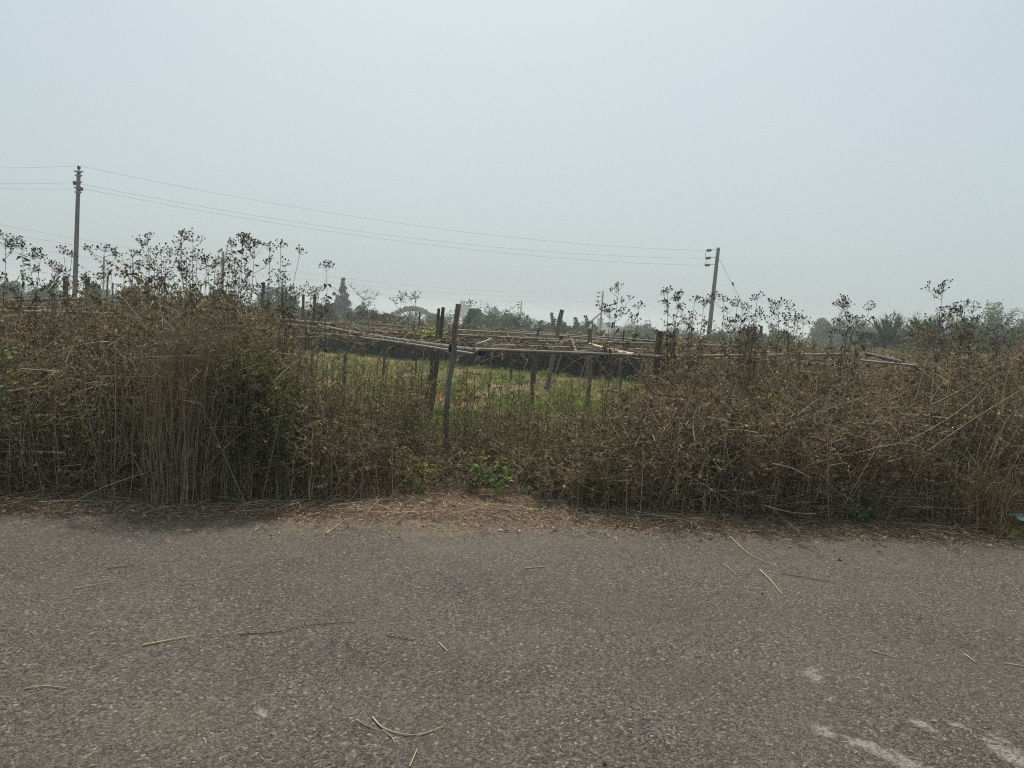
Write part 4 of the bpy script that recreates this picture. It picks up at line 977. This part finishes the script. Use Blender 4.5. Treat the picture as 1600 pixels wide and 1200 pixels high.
def crown(lf, cs, rad, per, L, cols, probs, up=(-.6, .8), narrow=.55):
    n = len(cs) * per; c = np.repeat(cs, per, 0); rr = np.repeat(rad, per)
    D = unit(n); P = c + D * (rr * rng.uniform(.35, 1, n) ** .6)[:, None]
    Ln = rng.uniform(L * .6, L * 1.3, n); ct = np.repeat(rng.uniform(.65, 1.35, len(cs)), per)[:, None]
    lf.leaves(P, unit(n, *up) * .8 + D * .5, unit(n), Ln, Ln * narrow * rng.uniform(.7, 1.3, n), palette(n, cols, probs, .25) * ct, .3)
TG = [(.05, .105, .045), (.075, .135, .05), (.042, .085, .04), (.105, .15, .055)]
BG = [(.085, .085, .035), (.10, .085, .045), (.065, .075, .03)]
def root_of(px, d):
    x = gx(px, d); return np.array([x, d, float(zg(x, d))])
def tree(name, px, pytop, hw, d, label, shape='round', cols=TG, per=200, nclump=30, group=None, L=None, cat='tree', low=.3):
    root = root_of(px, d); top = at(px, pytop, d); H = top[2] - root[2]; wd = hw / FPX * d; st, lf = Veg(), Veg()
    main, tips = limbs(st, root, H, wd * .8, 9, max(.05, H * .018))
    u = unit(nclump); q = rng.uniform(.3, 1, nclump) ** .5
    if shape == 'round':
        cs = np.stack([root[0] + u[:, 0] * q * wd * .85, root[1] + u[:, 1] * q * wd * .85, root[2] + H * (low + 1) / 2 + u[:, 2] * q * H * (1 - low) / 2 * .9], -1); rad = rng.uniform(.18, .34, nclump) * min(wd, H * .6)
    elif shape == 'cone':
        t = rng.uniform(low, .97, nclump); a = rng.uniform(0, 2 * PI, nclump); w = wd * (1.08 - t) * rng.uniform(.3, 1, nclump)
        cs = np.stack([root[0] + np.cos(a) * w, root[1] + np.sin(a) * w, root[2] + H * t], -1); rad = rng.uniform(.16, .3, nclump) * wd * (1.2 - t * .8)
    elif shape == 'plumes':
        cs, rad = [], []
        for (fx, fh) in ((0, 1.0), (-.45, .72), (.42, .62), (-.85, .48), (.8, .42), (.2, .85)):
            for t in np.linspace(.3, 1, 11):
                cs.append([root[0] + fx * wd * (.5 + .5 * t) + rng.normal(0, .1) * wd, root[1] + rng.normal(0, .25) * wd, root[2] + H * fh * t]); rad.append(wd * .3 * (1.18 - t * .95) * rng.uniform(.7, 1.3))
        cs = np.array(cs); rad = np.array(rad)
    crown(lf, cs, rad, per, L or max(.12, d * .003), cols, [1] * len(cols))
    if shape == 'round': crown(lf, tips, np.full(len(tips), wd * .2), per // 3, L or max(.12, d * .0022), cols, [1] * len(cols))
    o = thing(name, label, cat, root, group)
    st.build('trunk', M_stem, o, root); lf.build('crown', M_tree, o, root)
    return o
tree('conifer_tree', 528, 437, 20, 105, 'cone shaped blue green tree with several pointed plumes left of centre', 'plumes', [(.04, .085, .055), (.055, .10, .06), (.035, .07, .045)], 70)
# bare tree
root = root_of(560, 108); top = at(562, 452, 108); st = Veg(); main, tips = limbs(st, root, top[2] - root[2], 2.0, 16, .09, .9, .3, (.14, .12, .10))
for e in np.repeat(tips, 5, 0):
    ln = rng.uniform(.5, 1.3); dd = unit(1, -.1, .9)[0]; st.tubes(np.stack([e, e + dd * ln * .5 + rng.normal(0, .05, 3), e + dd * ln])[None], np.array([[.03, .022, .012]]), np.array([[.14, .12, .1]]))
o = thing('bare_tree', 'leafless pale tree with fine twigs right of the cone shaped tree', 'tree', root); st.build('trunk', M_stem, o, root)
tree('spreading_bush', 500, 473, 38, 55, 'brownish green bush below the cone shaped tree', cols=BG + TG[:1], low=.1, cat='bush')
tree('spreading_bush', 562, 479, 30, 58, 'dark brown green bush right below the cone shaped tree', cols=BG + TG[:1], low=.1, cat='bush')
tree('spreading_bush', 600, 489, 24, 60, 'low brown bush left of the blue arched tree', cols=BG, low=.1, cat='bush')
tree('broad_tree', 432, 446, 42, 75, 'hazy green tree mass behind the second left clump of weeds', cols=TG, low=.1)
tree('broad_tree', 345, 452, 30, 80, 'green tree behind the thin pole between the left weeds', cols=TG, low=.1)
tree('spreading_bush', 676, 492, 15, 120, 'dark rounded blue green bush behind the twin posts', cols=TG[:3], low=.1, cat='bush')
# arched umbrella tree
root = root_of(640, 150); top = at(640, 480, 150); H = top[2] - root[2]; wd = 36 / FPX * 150; st, lf = Veg(), Veg()
for s_ in (-.3, 0, .28):
    for k_ in range(9):
        e = root + np.array([wd * (s_ + rng.uniform(-.65, .65)), rng.uniform(-1, 1) * wd * .6, 0]); fr = (e[0] - root[0]) / wd; e[2] = root[2] + H * (.98 - .5 * min(1, abs(fr)) ** 2.4)
        b = root + np.array([s_ * wd * .5, 0, 0]); mid = b * .5 + e * .5 + np.array([-fr * .2 * wd, 0, H * .06]); q = np.stack([b, b * .4 + mid * .6, mid, mid * .5 + e * .5, e]); st.tubes(q[None], np.array([[.16, .13, .1, .08, .05]]), np.array([[.09, .085, .07]]), 5)
nc = 46; fx = np.linspace(-1, 1, nc) + rng.normal(0, .03, nc); cs = np.stack([root[0] + fx * wd, root[1] + rng.uniform(-.6, .6, nc) * wd, root[2] + H * (.95 - .55 * np.minimum(1, np.abs(fx)) ** 2.2)], -1)
crown(lf, cs, np.full(nc, .42), 70, .28, [(.05, .08, .05), (.06, .09, .055)], [1, 1])
o = thing('arched_tree', 'hazy blue grey tree with a wide flat arched crown over thin limbs', 'tree', root); st.build('trunk', M_stem, o, root); lf.build('crown', M_tree, o, root)
tree('broad_tree', 775, 486, 56, 68, 'dense dark green tree right of the tall grey post', cols=TG, nclump=40, low=.05)
tree('broad_tree', 735, 482, 22, 72, 'loose green tree between the tall grey post and the dense tree', cols=TG + BG[:1], low=.1)
for px_, py_, hw, lab in ((800, 503, 12, 'first of the row of young cone trees, right of the dense dark tree'), (818, 497, 10, 'young cone tree below the farthest pole'), (840, 505, 10, 'low young tree right of the thin stick'), (857, 492, 7, 'spiky young tree left of the pale slanted post'),
                         (871, 499, 10, 'young tree hidden behind the pale slanted post'), (893, 500, 9, 'cone tree midway between the slanted post and the braced pole'), (910, 497, 7, 'slim pointed tree under the end of the diagonal brace'), (922, 507, 8, 'small tree below the diagonal brace')):
    tree('young_tree', px_, py_ - 2, hw * 1.9, 78, lab, 'plumes', [(.07, .11, .045), (.06, .10, .04), (.09, .12, .055)], 34, 24, 'row of young trees beyond the trellis', low=.1)
tree('broad_tree', 1005, 509, 26, 130, 'hazy broad tree left of the short square post', cols=TG, low=.1)
tree('broad_tree', 978, 512, 14, 190, 'pale blue round tree right of the white distant building', cols=[(.09, .14, .09), (.10, .15, .1)], low=.05)
tree('spreading_bush', 1165, 513, 36, 85, 'dark green bush right of the right utility pole', cols=TG[:3], low=.05, cat='bush')
tree('spreading_bush', 1212, 517, 34, 80, 'olive bush behind the right cluster of weeds', cols=TG + BG[:1], low=.05, cat='bush')
tree('broad_tree', 1292, 498, 38, 105, 'hazy grey green tree right of the right cluster of weeds', cols=TG, low=.05)
tree('broad_tree', 1338, 499, 36, 115, 'pale hazy tree behind the lone five tufted weed', cols=[(.10, .14, .07), (.12, .16, .08)], low=.05)
tree('spreading_bush', 1570, 506, 64, 48, 'dark blue green hedge-like bush below the pale bamboo', cols=TG[:3], nclump=40, low=.0, cat='bush')
tree('spreading_bush', 1500, 500, 44, 52, 'dark bush between the date palm and the bamboo', cols=TG[:3], low=.0, cat='bush')
tree('broad_tree', 8, 440, 26, 85, 'green tree behind the weeds at the left edge', cols=TG, low=.05)
tree('broad_tree', 62, 446, 30, 90, 'dull green tree between the left edge and the left utility pole', cols=TG + BG[:1], low=.05)
tree('broad_tree', 144, 440, 9, 88, 'narrow green tree right behind the stubby old posts', cols=TG, low=.05)
tree('broad_tree', 156, 449, 16, 130, 'small hazy round tree behind the umbrella shaped weed', cols=TG, low=.05)
tree('broad_tree', 215, 450, 30, 100, 'hazy tree behind the left cluster of weeds', cols=TG, low=.05)
for i, px_ in enumerate((480, 530, 585, 640, 690, 745, 800, 838, 880, 925, 968, 1020, 1075, 1120)):
    tree('spreading_bush', px_ + rng.uniform(-8, 8), HORIZON + (px_ - 800) * math.tan(ROLL) + rng.uniform(-3, 6), rng.uniform(26, 42), rng.uniform(64, 92), 'low hazy green bush in the belt of scrub beyond the trellis', cols=TG + BG[:1], per=130, nclump=24, low=.0, cat='bush', group='bushes in the belt beyond the trellis')
# drooping banana plant
root = root_of(1042, 60); st, lf = Veg(), Veg(); top = at(1042, 514, 60)
st.tubes(np.stack([root, root * .5 + top * .5, top * .8 + root * .2])[None], np.array([[.14, .11, .08]]), np.array([[.12, .13, .06]]), 7)
for a in np.linspace(0, 2 * PI, 9, endpoint=False):
    b = root * .2 + top * .8; d_ = np.array([math.cos(a), math.sin(a), 0]); u = np.linspace(0, 1, 9); Lf = rng.uniform(1.1, 1.7)
    ax_ = b + d_ * (Lf * u)[:, None] + np.array([0, 0, 1]) * (Lf * (.9 * u - 1.25 * u ** 2))[:, None]
    for sgn in (-1, 1):
        s_ = np.cross(d_, [0, 0, 1]) * sgn; lf.leaves(np.repeat(ax_[1:], 2, 0), np.repeat(s_[None] * 1 + d_ * .3 + np.array([0, 0, -.5]), 16, 0) + rng.normal(0, .15, (16, 3)), unit(16, .5, 1), np.full(16, .42), np.full(16, .22), palette(16, [(.12, .15, .06), (.17, .15, .07)], [1, 1]), .1)
o = thing('banana_plant', 'drooping banana plant right of the short square post', 'plant', root); st.build('stem', M_stem, o, root); lf.build('leaves', M_tree, o, root)
# date palms
def palm(px, pytop, hw, d, label):
    root = root_of(px, d); top = at(px, pytop, d); wd = hw / FPX * d; H = top[2] - root[2]; st, lf = Veg(), Veg(); hub = root + np.array([0, 0, H * .45])
    st.tubes(np.stack([root, root * .5 + hub * .5, hub])[None], np.array([[.2, .18, .2]]), np.array([[.09, .075, .055]]), 9)
    for i in range(60):
        a = rng.uniform(0, 2 * PI); el = rng.uniform(.1, 1.35); ln = rng.uniform(.8, 1.1) * max(wd, H * .55); d_ = np.array([math.cos(a) * math.cos(el), math.sin(a) * math.cos(el), math.sin(el)])
        u = np.linspace(0, 1, 12); R_ = hub + d_ * (ln * u)[:, None] - np.array([0, 0, 1]) * (ln * .35 * math.cos(el) * u ** 2.2)[:, None]
        st.tubes(R_[None], (.018 * (1.1 - .8 * u))[None], np.array([[.12, .13, .06]]), 4)
        m_ = 80; j = rng.uniform(.12, 1, m_) * 11; i0 = np.minimum(j.astype(int), 10); b = R_[i0] + (R_[i0 + 1] - R_[i0]) * (j - i0)[:, None]
        sd_ = norm(np.cross(d_, [0, 0, 1.])) * rng.choice([-1, 1], m_)[:, None]; L = rng.uniform(.2, .38, m_) * (ln / 1.6)
        lf.leaves(b, d_ * .75 + sd_ * .6 + np.array([0, 0, .25]) + rng.normal(0, .12, (m_, 3)), unit(m_), L, np.full(m_, .045), palette(m_, [(.075, .12, .07), (.06, .10, .06), (.1, .13, .07)], [1, 1, 1]), .2)
    o = thing('date_palm', label, 'palm', root); st.build('trunk', M_stem, o, root); lf.build('crown', M_tree, o, root)
palm(1380, 490, 40, 44, 'smaller date palm with spiky fronds, left of its neighbour')
palm(1442, 487, 52, 40, 'larger date palm with spiky fronds under the tallest right hand weed')
# bamboo clumps
def bamboo_clump(px, pytop, hw, d, label):
    root = root_of(px, d); top = at(px, pytop, d); H = top[2] - root[2]; wd = hw / FPX * d; st, lf = Veg(), Veg()
    for i in range(44):
        a = rng.uniform(0, 2 * PI); q = rng.uniform(.1, 1); h = H * rng.uniform(.65, 1.12) * (1.1 - .35 * q); u = np.linspace(0, 1, 10)
        P = root + np.array([math.cos(a), math.sin(a), 0]) * (wd * q * (.25 + .85 * u ** 2))[:, None] + np.array([0, 0, 1]) * (h * (u - .12 * q * u ** 3))[:, None]
        st.tubes(P[None], (.03 * (1.1 - .95 * u))[None], np.array([[.17, .18, .08]]), 4)
        m_ = 420; j = rng.uniform(.1, 1, m_) * 9; i0 = np.minimum(j.astype(int), 8); b = P[i0] + (P[i0 + 1] - P[i0]) * (j - i0)[:, None] + rng.normal(0, .13, (m_, 3)) * wd * .45
        L = rng.uniform(.16, .34, m_); lf.leaves(b, unit(m_, -.8, .5), unit(m_), L, L * .28, palette(m_, [(.14, .18, .07), (.11, .15, .06), (.19, .21, .10)], [1, 1, 1]), .2)
    o = thing('bamboo_clump', label, 'bamboo', root); st.build('culms', M_stem, o, root); lf.build('foliage', M_tree, o, root)
bamboo_clump(1545, 482, 52, 66, 'tall feathery pale green bamboo clump near the right edge')
bamboo_clump(1612, 486, 46, 64, 'pale bamboo clump cut by the right edge')
bamboo_clump(1410, 492, 60, 95, 'pale hazy bamboo behind the two date palms')
bamboo_clump(1478, 490, 50, 90, 'pale hazy bamboo between the larger date palm and the tall bamboo')
# hazy treeline on the horizon: three trees copied
protos = []
for i in range(3):
    t = tree('distant_tree', 800, 494, 16 + 5 * i, 230, 'small blurred blue tree in the hazy line along the horizon', cols=TG, per=60, nclump=20, group='hazy trees along the horizon', low=.0)
    protos.append(t)
for i in range(34):
    src = protos[i % 3]; px_ = -120 + i * 54 + rng.uniform(-18, 18); d = rng.uniform(190, 330)
    if i < 3: o = src
    else:
        o = src.copy(); C.objects.link(o)
        for ch_ in src.children:
            c2 = ch_.copy(); C.objects.link(c2); c2.parent = o
    x = gx(px_, d); o.location = (x, d, float(zg(x, d)) - .3); o.rotation_euler.z = rng.uniform(0, 6); s = rng.uniform(.7, 1.15); o.scale = (s * 1.3, s * 1.3, s * .8)

# ------------------------------------------------------------------ far buildings
M_bw = noisy_mat('grey_render', (.17, .175, .18), (.23, .23, .23), .6, .9, .05); M_win = noisy_mat('dark_window', (.05, .06, .075), (.09, .1, .12), 2, .3, 0)
M_white = noisy_mat('white_render', (.42, .44, .46), (.52, .53, .53), .6, .8, .05); M_red = noisy_mat('pink_roof', (.50, .16, .17), (.62, .26, .27), 2, .7, .1, stretch=(4, 1, 1))
def facade(T, og, c, w, h, dp, rows_, cols_, wall, ww=.5, wh=.55, name='wall'):
    m = MB(); m.box((c[0], c[1], c[2] + h / 2), (w, dp, h)); m.build(name, wall, T, og)
    for j in range(rows_):
        for i in range(cols_):
            cx = c[0] - w / 2 + w * (i + .5) / cols_; cz = c[2] + h * (j + .5) / rows_
            m = MB(); fw, fh = w / cols_ * ww, h / rows_ * wh; m.box((cx, c[1] - dp / 2 - .03, cz), (fw, .12, fh)); wn_ = m.build('window', M_win, T, og)
            m = MB(); m.box((cx, c[1] - dp / 2 - .08, cz - fh / 2 - .08), (fw * 1.25, .3, .14)); s2 = m.build('sill', wall, wn_, og); 
D1 = 330; r1 = root_of(716, D1); zt = at(716, 477, D1)[2]; T = thing('grey_building', 'hazy grey three storey building with a stair tower behind the tall grey post', 'building', r1)
facade(T, r1, (r1[0] + .3, D1, r1[2]), 5.9, zt - r1[2], 6, 3, 3, M_bw)
m = MB(); m.box((r1[0] + .1, D1, zt + .9), (2.3, 3, 1.8)); m.box((r1[0] + .1, D1, zt + 1.87), (2.7, 3.4, .14)); m.build('stair_tower', M_bw, T, r1)
m = MB(); m.box((r1[0] + .3, D1, zt + .13), (6.3, 6.4, .25)); m.build('roof', M_bw, T, r1)
D2 = 250; r2 = root_of(705, D2); ridge = at(707, 496.5, D2)[2]; eave = at(704, 506, D2)[2]; T = thing('roadside_house', 'low house with a pink red hipped roof left of the tall grey post', 'house', r2)
m = MB(); m.box((r2[0] + 1.2, D2, (r2[2] + eave) / 2), (5.6, 5, max(.4, eave - r2[2] - .1))); m.build('wall', M_bw, T, r2)
x0, x1 = r2[0] - 2.0, r2[0] + 4.4; m = MB(); m.put([(x0, D2 - 3, eave), (x1, D2 - 3, eave), (x1, D2 + 3, eave), (x0, D2 + 3, eave), (x0 + 2.2, D2, ridge), (x1 - 2.2, D2, ridge)], [(0, 1, 5, 4), (1, 2, 5), (2, 3, 4, 5), (3, 0, 4), (3, 2, 1, 0)]); m.build('roof', M_red, T, r2)
D3 = 300; r3 = root_of(944, D3); T = thing('white_building', 'pale distant multi storey building with rows of windows behind the braced pole', 'building', r3)
zt = at(950, 505, D3)[2]; xa = at(939, 505, D3)[0]; xb = at(956, 505, D3)[0]
h1 = at(937, 497, D3)[2] - r3[2]
facade(T, r3, (at(937.5, 505, D3)[0], D3, r3[2]), 1.9, h1, 5, 4, 1, M_bw, .5, .5, 'tower')
facade(T, r3, (at(949, 505, D3)[0], D3, r3[2]), 3.9, zt - r3[2], 5, 4, 4, M_white, .55, .45)
m = MB(); m.box((at(949, 505, D3)[0], D3, zt + .1), (4.1, 5.2, .2)); m.build('roof', M_white, T, r3)
D4 = 210; r4 = root_of(1062, D4); T = thing('low_shed', 'low pale shed in the haze left of the right utility pole', 'shed', r4); zt = at(1062, 522, D4)[2]
m = MB(); m.box((r4[0], D4, (r4[2] + zt) / 2), (6, 4, zt - r4[2])); m.build('wall', M_white, T, r4)
m = MB(); m.put([(r4[0] - 3.3, D4 - 2.4, zt), (r4[0] + 3.3, D4 - 2.4, zt), (r4[0] + 3.3, D4 + 2.4, zt), (r4[0] - 3.3, D4 + 2.4, zt), (r4[0] - 3.3, D4, zt + .7), (r4[0] + 3.3, D4, zt + .7)], [(0, 1, 5, 4), (2, 3, 4, 5), (1, 2, 5), (3, 0, 4), (3, 2, 1, 0)]); m.build('roof', M_bw, T, r4)

# ------------------------------------------------------------------ haze
m = MB(); m.box((0, 0, 4.5), (1310, 1310, 14.2))
hz = bpy.data.materials.new('hazy_air'); hz.use_nodes = True; n = hz.node_tree.nodes; n.remove(n['Principled BSDF'])
pv = n.new('ShaderNodeVolumePrincipled'); pv.inputs['Color'].default_value = (.84, .91, .93, 1); pv.inputs['Density'].default_value = .0016; pv.inputs['Anisotropy'].default_value = .2
hz.node_tree.links.new(pv.outputs[0], n['Material Output'].inputs['Volume'])
tag(m.build('haze', hz), 'thin pale blue haze over the whole field', 'haze', None, 'stuff')
